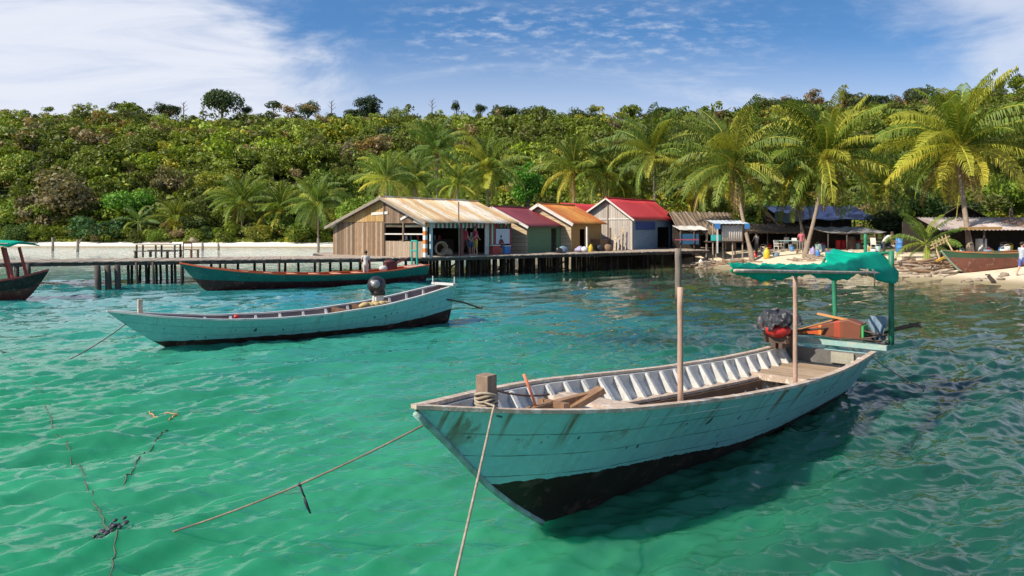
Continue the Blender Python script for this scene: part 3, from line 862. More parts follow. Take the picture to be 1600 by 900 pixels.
tag(o, 'brown rope stretched from the bow tip to the water with a rag tied on it', 'rope')
mb = MB(); k = rp[9]
mb.tube([k, k + Vector((0.02, 0, -0.06)), k + Vector((0.04, 0.0, -0.10))], 0.008, 6)
mb.tube([k + Vector((0.03, 0, -0.09)), k + Vector((0.05, 0, -0.15)), k + Vector((0.085, 0, -0.23))], [0.008, 0.014, 0.006], 7)
mb.ball(k, 0.016, 8, 6)
o = mb.build('rag', M_BLACKC, None, smooth=True); tag(o, 'small dark twisted rag hanging from the brown bow rope', 'rag')
mb = MB(); a_ = w_near(6.9, 0.70, 0.66); mb.tube(sag(a_, on(1445, 606, 0.0) + Vector((0.05, 0, -0.02)), 0.05), 0.010, 6)
o = mb.build('mooring_rope', M_ROPE, None, smooth=True); tag(o, 'thin pale rope from the near boat stern corner into the water', 'rope')
mb = MB(); mb.tube(sag(w_near(-0.7, -0.02, 1.3), w_near(0.15, -0.1, 1.10), 0.03), 0.010, 6)
o = mb.build('anchor_rope', M_ROPED, None, smooth=True); tag(o, 'short dark line tied between bow post and wooden anchor', 'rope')
# ------------------------------------------------------------------ second turquoise boat with the outboard
GA = math.atan2(0.623, 0.783)
b2 = thing('fishing_boat', 'slim turquoise wooden boat with a black outboard motor, no canopy', 'boat', (-7.48, 16.0, 0), GA)
P2 = dict(s0=-1.15, s1=7.25,
    b=prof([-1.15, -.8, -.2, .6, 1.6, 3, 5, 6.4, 7.25], [.02, .16, .38, .55, .64, .66, .62, .50, .36], .3),
    zs=prof([-1.15, -.2, 1, 2.2, 3.5, 5, 6, 6.7, 7.25], [.88, .72, .58, .53, .54, .65, .80, .93, 1.02], .4),
    z0=prof([-1.15, -.8, -.4, 0, .4, 1, 3, 5.5, 6.6, 7.25], [.86, .56, .26, .0, -.10, -.15, -.2, -.16, -.05, -.02], .16),
    zp=prof([-1.15, -.3, 1, 3, 5.2, 6.3, 7.25], [.22, .19, .15, .12, .13, .24, .40], .3),
    e=prof([-1.15, 0, 1.5, 3, 7.25], [.95, .95, .8, .62, .6], .5))
HM2 = hull_mat('pale_turquoise_hull', (0.22, 0.49, 0.52), (0.28, 0.55, 0.56), (0.05, 0.018, 0.014), 0.17, 0.25)
loft_hull(b2, P2, list(HM2), 70)
M_PINKIN = paint('pinkish_grey_inside', (0.30, 0.22, 0.21), (0.22, 0.165, 0.16), 4, 0.7, 0.2, c3=(0.5, 0.47, 0.44), c3amt=0.64)
inner_skin(b2, P2, M_PINKIN, zmin=0.10)
gunwale(b2, P2, M_WHITEP, 0.085, 0.04)
for s in (0.9, 1.5, 2.1, 2.7, 3.3, 3.9, 4.5, 5.1, 5.7, 6.2, 6.7): rib(b2, P2, M_WHITEP, s, max(.14, P2['zs'](s) - .5), 0.06, 0.05)
cross_board(b2, P2, M_WHITEP, -1.05, -0.35, 0, 'foredeck', 0.03, 0.03, -0.02)
for s in (1.1, 2.5, 3.7): cross_board(b2, P2, M_WHITEP, s, s + .2, 0, 'thwart', 0.03, 0.04, -0.14)
cross_board(b2, P2, M_HOLD, 0.2, 6.6, 0.14, 'floorboards', 0.03, 0.03)
for s in (4.05, 4.62): cross_panel(b2, P2, M_HOLD, s, .3, P2['zs'](s) + .02, 'bulkhead', .05, .05)
mb = MB(); mb.box((-0.55, 0.0, 0.93), (0.09, 0.09, 0.36)); mb.build('bow_post', M_GUNW, b2)
mb = MB(); mb.beam((7.10, -0.62, 1.10), (7.22, 0.66, 1.06), 0.13, 0.06); mb.build('stern_crossbeam', M_WHITEP, b2)
mb = MB(); mb.tube([(7.10, 0.5, 1.08), (7.1, 0.51, 1.28)], 0.015, 6); mb.build('thole_pin', M_WHITEP, b2)
mb = MB(); mb.tube([(7.15, -0.5, 1.1), (7.15, -0.51, 1.30)], 0.015, 6); mb.build('thole_pin', M_WHITEP, b2)
mb = MB(); mb.tube([(5.05, 0.1, .5), (5.05, 0.1, 0.95)], 0.05, 8); mb.beam((5.0, 0.1, 0.62), (6.2, -.28, 0.66), 0.09, 0.05); mb.box((5.15, 0.1, .82), (.22, .22, .22))
mnt = mb.build('motor_mount', M_WHITEP, b2)
eng = MB(); eng.ball((5.12, 0.12, 1.13), (0.25, 0.21, 0.24), 16, 11); eng.box((5.15, 0.1, 0.93), (0.30, 0.24, 0.12))
eo = eng.build('motor_cowl', M_BLACK, b2, smooth=True)
mb = MB(); mb.ball((5.02, -0.02, 1.17), (0.13, 0.10, 0.11), 12, 8); mb.build('silver_cap', paint('brushed_grey', (0.36, 0.36, 0.38), (0.22, 0.22, 0.24), 8, 0.35, 0.05, metal=0.3), eo, smooth=True)
mb = MB(); mb.tube([(6.7, -0.25, 0.75), (7.5, -0.40, 0.58), (8.05, -0.50, 0.38)], [0.02, 0.025, 0.02], 7)
mb.box((8.02, -0.5, 0.40), (0.05, 0.16, 0.05)); mb.build('propeller_shaft', M_IRON, b2)
mb = MB()
for k in range(9): mb.ball((4.62 + 0.16 * (k % 5) , -0.1 - 0.12 * (k // 5), 0.60 + .02 * (k % 3)), (0.13, 0.1, 0.07), 8, 5)
o = mb.build('heaped_net', paint('straw_net', (0.55, 0.42, 0.20), (0.45, 0.33, 0.15), 9, 0.9, 0.5), None, smooth=True)
o.location = (-7.48, 16, 0.04); o.rotation_euler = (0, 0, GA); tag(o, 'straw coloured net heaped below the black outboard motor', 'fishing net')
a_ = Vector((-7.48, 16, 0)) + Vector((0.783 * -.8, 0.623 * -.8, 0.62)); mb = MB(); mb.tube(sag(a_, on(92, 570, 0.0), 0.05), 0.010, 6)
o = mb.build('mooring_rope', M_ROPED, None, smooth=True); tag(o, 'thin rope from the bow of the slim outboard boat into the water', 'rope')
mb = MB(); mb.ball((1.55, 0.25, 0.56), (0.07, 0.06, 0.05), 10, 7); o = mb.build('float', M_RED, None, smooth=True)
o.location = (-7.48, 16, 0); o.rotation_euler = (0, 0, GA); tag(o, 'small red float lying in the slim turquoise boat', 'float')

# ------------------------------------------------------------------ dark green boat by the pier
DA = math.atan2(0.503, 0.864)
b3 = thing('long_boat', 'long dark green wooden boat with an orange inside, moored along the pier', 'boat', (-13.0, 31.0, 0), DA)
P3 = dict(s0=-.9, s1=10.1,
    b=prof([-.9, -.4, .4, 1.4, 3, 6, 8.5, 10.1], [.02, .22, .5, .72, .85, .85, .7, .5], .4),
    zs=prof([-.9, 0, 1.5, 3, 5, 7, 8.5, 10.1], [1.17, .98, .76, .62, .54, .56, .66, .84], .5),
    z0=prof([-.9, -.4, 0, .5, 1.5, 6, 9, 10.1], [1.15, .55, .05, -.15, -.25, -.3, -.2, 0.0], .2),
    zp=prof([-.9, 0, 1.5, 4, 8, 10.1], [.55, .48, .38, .29, .28, .40], .3),
    e=prof([-.9, 0, 2, 10.1], [.9, .8, .6, .6], .5))
HM3 = hull_mat('dark_green_hull', (0.010, 0.115, 0.095), (0.012, 0.155, 0.13), (0.06, 0.012, 0.012), 0.2, 0.2)
loft_hull(b3, P3, list(HM3), 70)
M_ORANGE = paint('orange_boat_paint', (0.72, 0.13, 0.035), (0.60, 0.10, 0.03), 5, 0.6, 0.2)
inner_skin(b3, P3, M_ORANGE, zmin=0.12); gunwale(b3, P3, M_ORANGE, 0.09, 0.05)
cross_board(b3, P3, M_ORANGE, -.8, .3, 0, 'foredeck', .03, .03, -.02)
for s in (1.6, 2.6, 3.6, 4.6, 5.6, 6.6): cross_board(b3, P3, paint('pale_orange_thwart', (0.66, 0.36, 0.24), (.5, .25, .15), 6), s, s + .30, 0, 'thwart', .03, .04, .015)
for s in (2.1, 3.1, 4.1, 5.1, 6.1, 7.1): rib(b3, P3, M_ORANGE, s, .2, .06, .05)
cross_board(b3, P3, M_HOLD, 0.8, 9.0, 0.2, 'floorboards', .03, .04)
cross_board(b3, P3, paint('pink_stern_deck', (.62, .40, .34), (.5, .32, .28), 6), 9.2, 10.05, 0, 'stern_deck', .03, .03, .03)
M_TEAL = paint('teal_post_paint', (0.02, 0.40, 0.30), (0.02, 0.3, 0.24), 6, .5, .1)
mb = MB()
for y in (-.32, .32):
    mb.tube([(9.55, y, .85), (9.55, y, 2.05)], .05, 8)
mb.tube([(9.55, -.36, 2.02), (9.55, .36, 2.02)], .04, 8); mb.tube([(9.55, -.36, 1.55), (9.55, .36, 1.55)], .04, 8); mb.build('stern_frame', M_TEAL, b3)
mb = MB(); mb.box((8.35, 0.1, .80), (.55, .4, .36)); mb.ball((8.3, .1, 1.02), (.3, .22, .12), 10, 6); mb.tube([(8.5, 0, .9), (9.3, -.1, 1.25)], .03, 6); mb.tube([(8.5, .15, .9), (9.1, .2, 1.2)], .025, 6)
eo = mb.build('engine', paint('dark_red_engine', (.14, .03, .03), (.06, .02, .02), 8), b3)
mb = MB(); mb.ball((7.9, -.15, .74), (.22, .16, .14), 10, 7); o = mb.build('white_bag', M_WHITEP, None, smooth=True); o.location = b3.location; o.rotation_euler = (0, 0, DA); tag(o, 'white bag on the boat floor beside the standing person', 'bag')

# ------------------------------------------------------------------ dark boat cut by the picture edge
b4 = thing('canopy_boat', 'dark brown boat with red rail and green cloth canopy', 'boat', (-17.75, 26.9, 0), R(184))
P4 = dict(s0=-.75, s1=9.0,
    b=prof([-.75, -.3, .5, 1.5, 3, 9], [.03, .3, .62, .85, .95, .95], .3),
    zs=prof([-.75, 0, 1.2, 3, 9], [1.06, .82, .64, .60, .65], .4),
    z0=prof([-.75, -.35, 0, .6, 1.5, 9], [1.0, .4, .0, -.2, -.3, -.3], .15),
    zp=prof([-.75, 0, 1, 3, 9], [.62, .42, .34, .32, .32], .3), e=prof([-.75, 0, 2, 9], [.9, .7, .5, .5], .5))
HM4 = hull_mat('black_brown_hull', (0.016, 0.012, 0.011), (0.03, 0.022, 0.018), (0.13, 0.03, 0.022), .2, .1)
loft_hull(b4, P4, list(HM4), 50); inner_skin(b4, P4, M_HOLD, zmin=.12)
M_REDP = paint('faded_red_paint', (.42, .06, .05), (.30, .04, .035), 6, .6, .1)
gunwale(b4, P4, M_REDP, .12, .07)
cross_board(b4, P4, M_REDP, -.55, 2.2, 0, 'foredeck', .03, .04, -.03); cross_board(b4, P4, M_HOLD, 2.3, 8.8, .2, 'floorboards', .03, .04)
for s in (0.25, .95, 3.2, 5.6):
    for y in (-.62, .62):
        yy_ = y * min(1, half_b(P4, s, P4['zs'](s)) / .75)
        mb = MB(); mb.tube([(s - .05, yy_, P4['zs'](s) - .05), (s + (.25 if s < 1 else 0), yy_, 1.93)], .055, 8); mb.build('canopy_post', M_REDP, b4)
def can4(u, v):
    s = 0.05 + 6.5 * u; y = (v - .5) * 1.9
    return (s, y, 1.90 + .20 * math.cos(y * 1.3) + .12 * min(1, u * 6) + .02 * math.sin(s * 4))
mb = MB(); mb.sheet(can4, 24, 10); mb.build('canopy', M_NET, b4, smooth=True, solid=.03)
mb = MB(); mb.tube([(0.1, -.9, 2.08), (6.5, -.9, 2.24)], .03, 6); mb.tube([(0.1, .9, 2.08), (6.5, .9, 2.24)], .03, 6); mb.build('canopy_rail', M_BLACK, b4)
mb = MB(); mb.tube([(-.45, -.1, 1.0), (-.25, -.32, .5), (0.3, -.6, .5)], .02, 6); mb.build('bow_rope', M_ROPE, b4)

# ------------------------------------------------------------------ boat hauled up on the sand
TA = math.atan2(0.12, 1)
gz5 = 0.36
b5 = thing('beached_boat', 'old red brown wooden boat with a green upper plank, hauled up on the sand', 'boat', (23.2, 38.2, gz5 + .1), TA)
P5 = dict(s0=-.95, s1=8,
    b=prof([-.95, -.5, .3, 1.2, 3, 8], [.02, .2, .5, .72, .85, .8], .3),
    zs=prof([-.95, 0, 1.5, 3, 8], [1.02, .93, .88, .92, 1.1], .4), z0=prof([-.95, -.5, 0, .4, 1.5, 8], [1.0, .5, .05, -.12, -.18, -.18], .15),
    zp=prof([-.95, -.4, .5, 2, 8], [.70, .68, .66, .66, .8], .3), e=prof([-.95, 0, 2, 8], [.9, .75, .55, .5], .5))
HM5 = (paint('chalky_green_plank', (.045, .15, .075), (.06, .11, .07), 5, .8, .2), paint('chalky_red_hull', (.26, .095, .07), (.20, .09, .065), 3, .85, .3, c3=(.42, .27, .21), c3amt=.58))
loft_hull(b5, P5, list(HM5), 50, 4, 8); inner_skin(b5, P5, M_HOLD, zmin=.1)
gunwale(b5, P5, paint('orange_rail', (.62, .16, .05), (.12, .2, .1), 1.2, .7, .1), .1, .06)
mb = MB(); sp = [(s, 0, P5['z0'](s)) for s in np.linspace(-.98, .1, 10)]
mb.tube([(a - .02, y, z - .02) for a, y, z in sp], .05, 6); mb.build('stem', paint('mint_stem', (.2, .5, .36), (.4, .36, .28), 4), b5)
cross_board(b5, P5, M_HOLD, -.8, .3, 0, 'foredeck', .03, .03, -.02)

# ================================================================== PIER
DH = 1.12
PIER_F = [(-40.0, 29.0), (-22.7, 32.7), (-9.0, 37.2), (-4.55, 38.75), (0.92, 42.4), (7.2, 47.0), (13.9, 51.8)]
PIER_B = [(-41.5, 32.6), (-23.8, 36.2), (-10.2, 41.0), (-12.5, 46.5), (-3.0, 52.0), (3.0, 59.0), (12.0, 63.0)]
pier = thing('pier', 'weathered plank pier on many thin wooden piles running past the huts to the beach', 'pier', (-9.0, 38.0, 0))
def lerp2(poly, t_):
    n = len(poly) - 1; k = min(n - 1, int(t_ * n)); f = t_ * n - k
    return (poly[k][0] + (poly[k + 1][0] - poly[k][0]) * f, poly[k][1] + (poly[k + 1][1] - poly[k][1]) * f)
mb = MB(); pr = random.Random(5)
segs = len(PIER_F) - 1
for k in range(segs):
    (ax, ay), (bx, by) = PIER_F[k], PIER_F[k + 1]; (cx, cy), (dx_, dy_) = PIER_B[k], PIER_B[k + 1]
    n = int(math.hypot(bx - ax, by - ay) / .17)
    for i in range(n):
        f0, f1 = i / n, (i + .93) / n
        ov = pr.uniform(-.06, .10); zj = pr.uniform(-.012, .012)
        p = []
        for f in (f0, f1):
            fx, fy = ax + (bx - ax) * f, ay + (by - ay) * f; gx, gy = cx + (dx_ - cx) * f, cy + (dy_ - cy) * f
            L = math.hypot(gx - fx, gy - fy); ux, uy = (fx - gx) / L, (fy - gy) / L
            p.append(((fx + ux * ov, fy + uy * ov), (gx, gy)))
        poly = [p[0][0], p[1][0], p[1][1], p[0][1]]
        mb.prism([(x, y, DH - .045 + zj) for x, y in poly], (0, 0, .045))
M_PIERW = paint('grey_pier_planks', (.40, .33, .27), (.28, .225, .18), 1.3, .85, .3, c3=(.50, .43, .36), c3amt=.56)
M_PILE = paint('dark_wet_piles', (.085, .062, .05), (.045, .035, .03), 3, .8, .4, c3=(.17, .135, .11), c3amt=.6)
mb.build('deck', M_PIERW, pier, world=True)
for k in range(segs):
    for P_, off in ((PIER_F, .10), (PIER_B, -.10)):
        a_, b_ = P_[k], P_[k + 1]
        mb = MB(); mb.beam((a_[0], a_[1] + off, DH - .13 - .003 * (k % 2)), (b_[0], b_[1] + off, DH - .13 - .003 * (k % 2)), .10, .15); mb.build('beam', M_PILE, pier, world=True)
pile_xy = []
for k, px in enumerate((152, 168, 183)): pile_xy.append((at(px, 400, 31.3 + .2 * k), .13, .05))
for px in (16, 26, 44): pile_xy.append((at(px, 400, 33.0), .10, .0))
for px, Yd in ((200, 35.3), (206, 36.6), (213, 34.4), (219, 37.2), (228, 35.4), (233, 37.4), (239, 34.6), (244, 36.4), (250, 37.6), (260, 35.2), (268, 36.9), (273, 35.6), (283, 34.8), (285, 36.8)):
    pile_xy.append((at(px, 400, Yd), .065, pr.uniform(-.06, .06)))
for px in (330, 344, 352, 372, 398, 412, 436, 446, 466, 492, 500, 516): pile_xy.append((at(px, 400, 36.0 + .012 * (px - 300) + pr.uniform(0, 3.0)), .07, pr.uniform(-.05, .05)))
for px in (532, 548, 563, 577, 600, 618, 634, 650): pile_xy.append((at(px, 400, 38.6 + pr.uniform(0, 4)), .075, pr.uniform(-.04, .04)))
px = 668
while px < 1068:
    for row in range(3):
        Xp = at(px + pr.uniform(-7, 7), 400, 1).x
        # meet the front line of the deck along this bearing, then step back
        yb = np.interp(px, [660, 890, 1110], [39.0, 46.3, 52.0]) + row * 2.6 + pr.uniform(-.1, .5)
        pile_xy.append((Vector((Xp * yb, yb, 0)), pr.uniform(.06, .10), pr.uniform(-.05, .05)))
    px += 20
pile_xy = pile_xy[:96]
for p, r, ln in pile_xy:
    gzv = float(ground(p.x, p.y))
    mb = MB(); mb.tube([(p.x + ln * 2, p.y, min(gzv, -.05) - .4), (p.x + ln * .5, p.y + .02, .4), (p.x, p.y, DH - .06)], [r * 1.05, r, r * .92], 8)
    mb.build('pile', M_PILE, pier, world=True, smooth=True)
mb = MB(); sk = [(-5.6, 42.8), (-1.5, 46.5), (3.5, 50.5), (10.5, 55.5)]  # added board screen that darkens the view under the deck
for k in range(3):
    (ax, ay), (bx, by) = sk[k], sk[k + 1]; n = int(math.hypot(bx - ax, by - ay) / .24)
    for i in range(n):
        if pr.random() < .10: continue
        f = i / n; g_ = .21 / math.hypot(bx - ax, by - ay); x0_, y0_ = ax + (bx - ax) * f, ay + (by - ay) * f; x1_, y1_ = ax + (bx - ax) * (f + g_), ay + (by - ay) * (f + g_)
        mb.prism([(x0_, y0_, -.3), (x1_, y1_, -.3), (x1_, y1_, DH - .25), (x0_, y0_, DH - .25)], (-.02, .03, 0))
mb.build('dark_screen', M_PILE, pier, world=True)
for px0, px1, Yd in ((690, 720, 41.2), (770, 800, 43.8), (850, 885, 46.4), (930, 962, 49.0)):
    mb = MB(); mb.beam(at(px0, 426, Yd), at(px1, 407, Yd + .3), .06, .09); mb.build('brace', M_PILE, pier, world=True)

# ================================================================== HUTS
HR = math.atan2(.8, .6)
class Hut:
    """local frame: x runs away along the shaded long side, y to the far left along the gable"""
    def __init__(s, name, label, corner, W, L, z_er, z_el, yr, zr, group=None, rot=HR):
        s.W, s.L, s.er, s.el, s.yr, s.zr = W, L, z_er, z_el, yr, zr
        s.o = thing(name, label, 'hut', (corner[0], corner[1], 0), rot, group)
    def gable(s, mat, x=0.0, zlo=None, th=.06, name='gable_wall'):
        z0 = zlo if zlo is not None else DH
        poly = [(x, 0, z0), (x, 0, s.er), (x, s.yr, s.zr), (x, s.W, s.el), (x, s.W, z0)]
        mb = MB(); mb.prism(poly, (th, 0, 0)); return mb.build(name, mat, s.o)
    def box(s, a, b, mat, name='wall'):
        mb = MB(); mb.span(a, b); return mb.build(name, mat, s.o)
    def side(s, mat, doors=(), y=0.0, top=None, th=.06, name='side_wall', zlo=None):
        top = top or s.er; x = .07; parts = MB(); z0 = zlo or DH
        for (a, b, h) in sorted(doors):
            parts.span((x, y, z0), (a, y + th, top - .03)); parts.span((a, y + .001, h), (b, y + th - .001, top - .03)); x = b
        parts.span((x, y, z0), (s.L, y + th, top - .03)); return parts.build(name, mat, s.o)
    def back(s, mat):
        mb = MB(); mb.span((s.L - .06, .07, DH), (s.L, s.W, min(s.er, s.el))); mb.span((.07, s.W - .06, DH), (s.L - .07, s.W, s.el - .02)); return mb.build('back_wall', mat, s.o)
    def roof(s, matR, matL=None, over=.35, eave=.35, wave=.19, amp=.022):
        for sg, mat in ((0, matR), (1, matL or matR)):
            ze, ye = (s.er, 0) if sg == 0 else (s.el, s.W)
            sl = (s.zr - ze) / abs(s.yr - ye)
            yo = ye - eave if sg == 0 else ye + eave; zo = ze - sl * eave
            x0, x1 = -over, s.L + over; n = int((x1 - x0) / wave * 6)
            def fn(u, v, yo=yo, zo=zo):
                x = x0 + (x1 - x0) * u
                y = s.yr + (yo - s.yr) * v; z = s.zr + .09 + (zo - s.zr) * v + amp * math.cos(2 * PI * x / wave) + .012 * math.sin(x * 1.3 + v * 4)
                return (x, y, z)
            mb = MB(); mb.sheet(fn, n, 5); mb.build('roof', mat, s.o, smooth=True, solid=.012)
    def barge(s, mat, over=.35, eave=.35, w=.16):
        x = -over + .02
        for ye, ze, sg in ((0, s.er, -1), (s.W, s.el, 1)):
            sl = (s.zr - ze) / abs(s.yr - ye)
            mb = MB(); mb.beam((x, s.yr + .02 * sg, s.zr + .03), (x, ye + sg * eave, ze - sl * eave + .03), .04, w); mb.build('barge_board', mat, s.o)
    def ridge(s, mat, over=.35):
        mb = MB(); mb.tube([(-over, s.yr, s.zr + .115), (s.L + over, s.yr, s.zr + .115)], .07, 6); mb.build('ridge_cap', mat, s.o)

M_PLKA = planks('brown_wall_boards', [(.22, .14, .09), (.40, .27, .17), (.12, .08, .055), (.52, .40, .29), (.30, .19, .12)], 1, .19, (6, 6, .5))
M_PLKY = planks('tan_gable_boards', [(.50, .31, .12), (.60, .41, .20), (.36, .21, .08), (.54, .34, .13)], 1, .22, (6, 6, .5))
M_PLKD = planks('dark_gable_boards', [(.20, .13, .09), (.36, .26, .19), (.12, .08, .06), (.28, .19, .13)], 1, .17, (6, 6, .5))
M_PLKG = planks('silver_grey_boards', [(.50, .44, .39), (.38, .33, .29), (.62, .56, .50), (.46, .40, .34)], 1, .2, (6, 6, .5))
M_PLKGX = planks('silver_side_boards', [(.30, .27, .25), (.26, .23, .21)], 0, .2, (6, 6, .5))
M_DARKIN = paint('dark_inside_boards', (.06, .045, .035), (.035, .028, .024), 3, .9, .2)  # near-black brown for back walls, counters and some sides
M_TINA = tin('striped_old_tin', [(.60, .56, .46), (.54, .42, .24), (.68, .66, .58), (.58, .42, .22), (.64, .60, .50), (.46, .32, .16), (.62, .52, .34)], 0, .55, (.52, .24, .08), .50)
M_TINM = tin('maroon_tin', [(.20, .035, .04), (.235, .045, .05), (.18, .03, .035)], 0, .8, (.16, .06, .05), .6)
M_TINO = tin('orange_rust_tin', [(.55, .20, .035), (.68, .30, .06), (.50, .15, .03), (.60, .26, .05)], 0, .7, (.30, .10, .03), .50)
M_TINR = tin('bright_red_tin', [(.56, .045, .05), (.60, .055, .06), (.54, .04, .045)], 0, .9, (.42, .04, .04), .62)
M_WHITEB = paint('whitewashed_board', (.68, .66, .62), (.58, .55, .52), 4, .7, .1)
M_BLUEB = paint('blue_grey_boards', (.20, .29, .40), (.16, .235, .32), 3, .7, .15, (.5, .5, 3))
M_GREENB = paint('olive_green_boards', (.125, .23, .12), (.10, .185, .10), 3, .75, .15, (.5, .5, 4))
M_CREAM = planks('cream_boards', [(.60, .47, .31), (.55, .42, .27), (.64, .52, .36)], 2, .25, (2, 2, 6))
M_OCHRE = paint('ochre_boards', (.42, .25, .09), (.33, .19, .07), 4, .8, .2)

# hut with the striped tin roof: open shop on its side
h1 = Hut('tin_roof_hut', 'big plank hut with rust striped tin roof and open shop front at the pier bend', (-4.6, 38.75), 7.4, 7.7, 3.0, 2.75, 3.06, 4.27)
mb = MB(); mb.prism([(0, .02, 3.0), (0, 3.06, 4.25), (0, 3.06, 3.0)], (.05, 0, 0)); mb.build('gable_boards', M_PLKD, h1.o)
mb = MB(); mb.prism([(-.012, 3.08, 3.02), (-.012, 3.08, 4.24), (-.012, 6.55, 3.04), (-.012, 6.5, 3.0)], (.05, 0, 0)); mb.build('gable_boards', M_PLKY, h1.o)
mb = MB(); mb.prism([(.01, 3.08, DH), (.01, 3.08, 3.0), (.01, 6.58, 2.99), (.01, 7.38, 2.74), (.01, 7.38, DH)], (.05, 0, 0)); mb.build('gable_wall', M_PLKA, h1.o)
h1.box((.0, .12, DH), (.05, 2.95, 1.95), planks('pale_fence_boards', [(.40, .31, .23), (.48, .38, .29), (.33, .25, .18)], 1, .16, (6, 6, .5)), 'half_wall')
h1.box((-.03, .10, 2.30), (.03, 3.04, 2.37), M_WHITEB, 'rail')
h1.box((-.04, 1.50, 1.952), (.04, 1.62, 2.998), M_PLKD, 'post')
h1.box((-.05, 3.00, DH), (.06, 3.10, 4.2), M_PLKD, 'post'); h1.box((-.03, .12, 2.92), (.055, 3.0, 2.998), M_PLKD, 'lintel')
for a_, b_, w in (((-.03, 2.75, 3.50), (-.03, 4.05, 3.45), .15), ((-.04, 1.75, 3.12), (-.04, .95, 3.45), .13), ((-.05, .75, 3.05), (-.05, -.1, 2.78), .13)):
    mb = MB(); mb.beam(a_, b_, .02, w); mb.build('sign_board', M_WHITEB, h1.o)
h1.roof(M_TINA); h1.barge(paint('grey_barge', (.30, .25, .2), (.22, .18, .15), 5)); h1.ridge(M_TINA)
h1.back(M_DARKIN)
# striped corner post
ms_, t, b = new_mat('orange_white_stripes')
zz = t.sep(t.coord())[2]; fr = t.math('FRACT', t.math('MULTIPLY', zz, 2.2))
t.link(t.mix(t.maprange(fr, .48, .52), (.72, .20, .04), (.72, .70, .66)), b.inputs['Base Color']); b.inputs['Roughness'].default_value = .6
mb = MB(); mb.box((.06, .02, 2.05), (.17, .17, 1.86)); mb.build('corner_post', ms_, h1.o)
h1.box((.45, -.02, DH), (.60, .08, 2.97), paint('pale_blue_post', (.50, .62, .66), (.4, .5, .55), 5), 'post')
h1.box((2.9, -.02, DH), (3.12, .08, 2.97), paint('brown_red_post', (.22, .08, .06), (.16, .06, .05), 5), 'post')
cols_ = [(.62, .61, .57), (.30, .04, .05), (.03, .20, .10)]
cm = [paint('valance_' + n_, c, None, 5, .7, .05) for n_, c in zip(('white', 'red', 'green'), cols_)]
mb = MB(); x = .62; k = 0
while x < 5.0:
    mb.span((x, -.03, 2.66), (x + .155, -.01, 2.965), (k % 4 == 1) * 1 or (k % 4 == 3) * 2); x += .17; k += 1
mb.build('valance', cm, h1.o)
x = 5.05; seq = [0, 0, 2, 1, 0, 2, 1]
for k, w in enumerate((.2, .14, .12, .14, .14, .12, .16)):
    mb = MB(); mb.span((x, -.02, DH), (x + w - .005, .04, 2.95)); mb.build('striped_board', cm[seq[k]], h1.o); x += w
mb = MB(); mb.span((x, -.01, 1.72), (x + 1.35, .04, 2.62)); mb.build('blue_panel', paint('pale_blue_panel', (.50, .60, .68), (.44, .54, .62), 4), h1.o)
for q in range(4): h1.box((x + .05 + q * .34, -.015, 2.66), (x + .28 + q * .34, .03, 2.94), cm[(1, 2, 1, 2)[q]], 'striped_board')
h1.box((x + 1.36, -.02, DH), (x + 1.5, .05, 2.95), cm[1], 'striped_board')
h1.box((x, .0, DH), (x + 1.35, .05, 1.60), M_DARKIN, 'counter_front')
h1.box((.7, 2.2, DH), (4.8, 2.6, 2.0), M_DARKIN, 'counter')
for k, (x_, z_) in enumerate(((1.0, 2.06), (1.35, 2.06), (1.9, 2.06), (2.6, 2.06), (3.3, 2.06), (3.7, 2.06))):
    mb = MB(); mb.tube([(x_, 2.35, 2.0), (x_, 2.35, 2.24)], [.07, .06], 8)
    o = mb.build('jar', [M_WHITEP, M_BLUEC, M_RED][k % 3], None); o.location = h1.o.location; o.rotation_euler = (0, 0, HR)
    tag(o, 'small jar on the dim counter inside the striped roof hut', 'jar', 'jars on the shop counter')
# thin mast in front of the hut
mb = MB(); mb.tube([at(718, 432, 40.2), at(716.5, 315, 40.4)], .035, 7); o = mb.build('mast_pole', M_POLED, None); tag(o, 'thin tall bare pole standing in the water before the striped roof hut', 'pole')

h2 = Hut('maroon_roof_hut', 'small green plank hut under a maroon tin roof', (.92, 46.0), 5.1, 4.7, 2.82, 2.85, 2.54, 3.95)
h2.gable(M_CREAM, 0); h2.side(M_GREENB, [(2.75, 3.35, 2.65)]); h2.back(M_DARKIN); h2.roof(M_TINM, wave=.25, amp=.015); h2.barge(M_WHITEB); h2.ridge(M_TINM)
h2.box((3.38, -.03, DH), (3.95, .0, 2.66), M_GREENB, 'door'); 
h3 = Hut('orange_roof_hut', 'ochre hut with rusty orange tin roof between the maroon and the red roofed huts', (3.9, 48.6), 4.8, 4.0, 3.02, 2.95, 2.43, 4.22)
h3.gable(M_CREAM, 0); h3.side(M_OCHRE, [(1.1, 1.75, 2.6)]); h3.back(M_DARKIN); h3.roof(M_TINO, wave=.25, amp=.02); h3.barge(M_WHITEB, w=.2); h3.ridge(M_TINO)
h3.box((-.02, -1.25, DH), (.08, -1.15, 2.75), M_WHITEB, 'porch_post'); h3.box((3.7, -.9, DH), (3.8, -.8, 2.7), M_PLKD, 'porch_post')
h3.box((2.5, -.75, DH), (3.98, -.01, 1.9), paint('brown_porch_screen', (.22, .12, .06), (.16, .09, .05), 4), 'porch_screen')
h4 = Hut('red_roof_hut', 'silver grey plank hut with bright red tin roof and blue side wall', (8.67, 53.0), 4.2, 7.2, 3.40, 3.50, 2.0, 4.80)
h4.gable(M_PLKG, 0); h4.side(M_BLUEB, [(4.1, 6.2, 2.75)]); h4.back(M_DARKIN); h4.roof(M_TINR, wave=.3, amp=.012, eave=.3); h4.barge(M_WHITEB, eave=.3, w=.12); h4.ridge(M_TINR)
h4.box((-.05, 1.95, DH), (-.002, 2.07, 4.7), M_PLKD, 'batten'); h4.box((-.045, .05, 3.30), (-.002, 4.1, 3.38), M_WHITEB, 'batten')
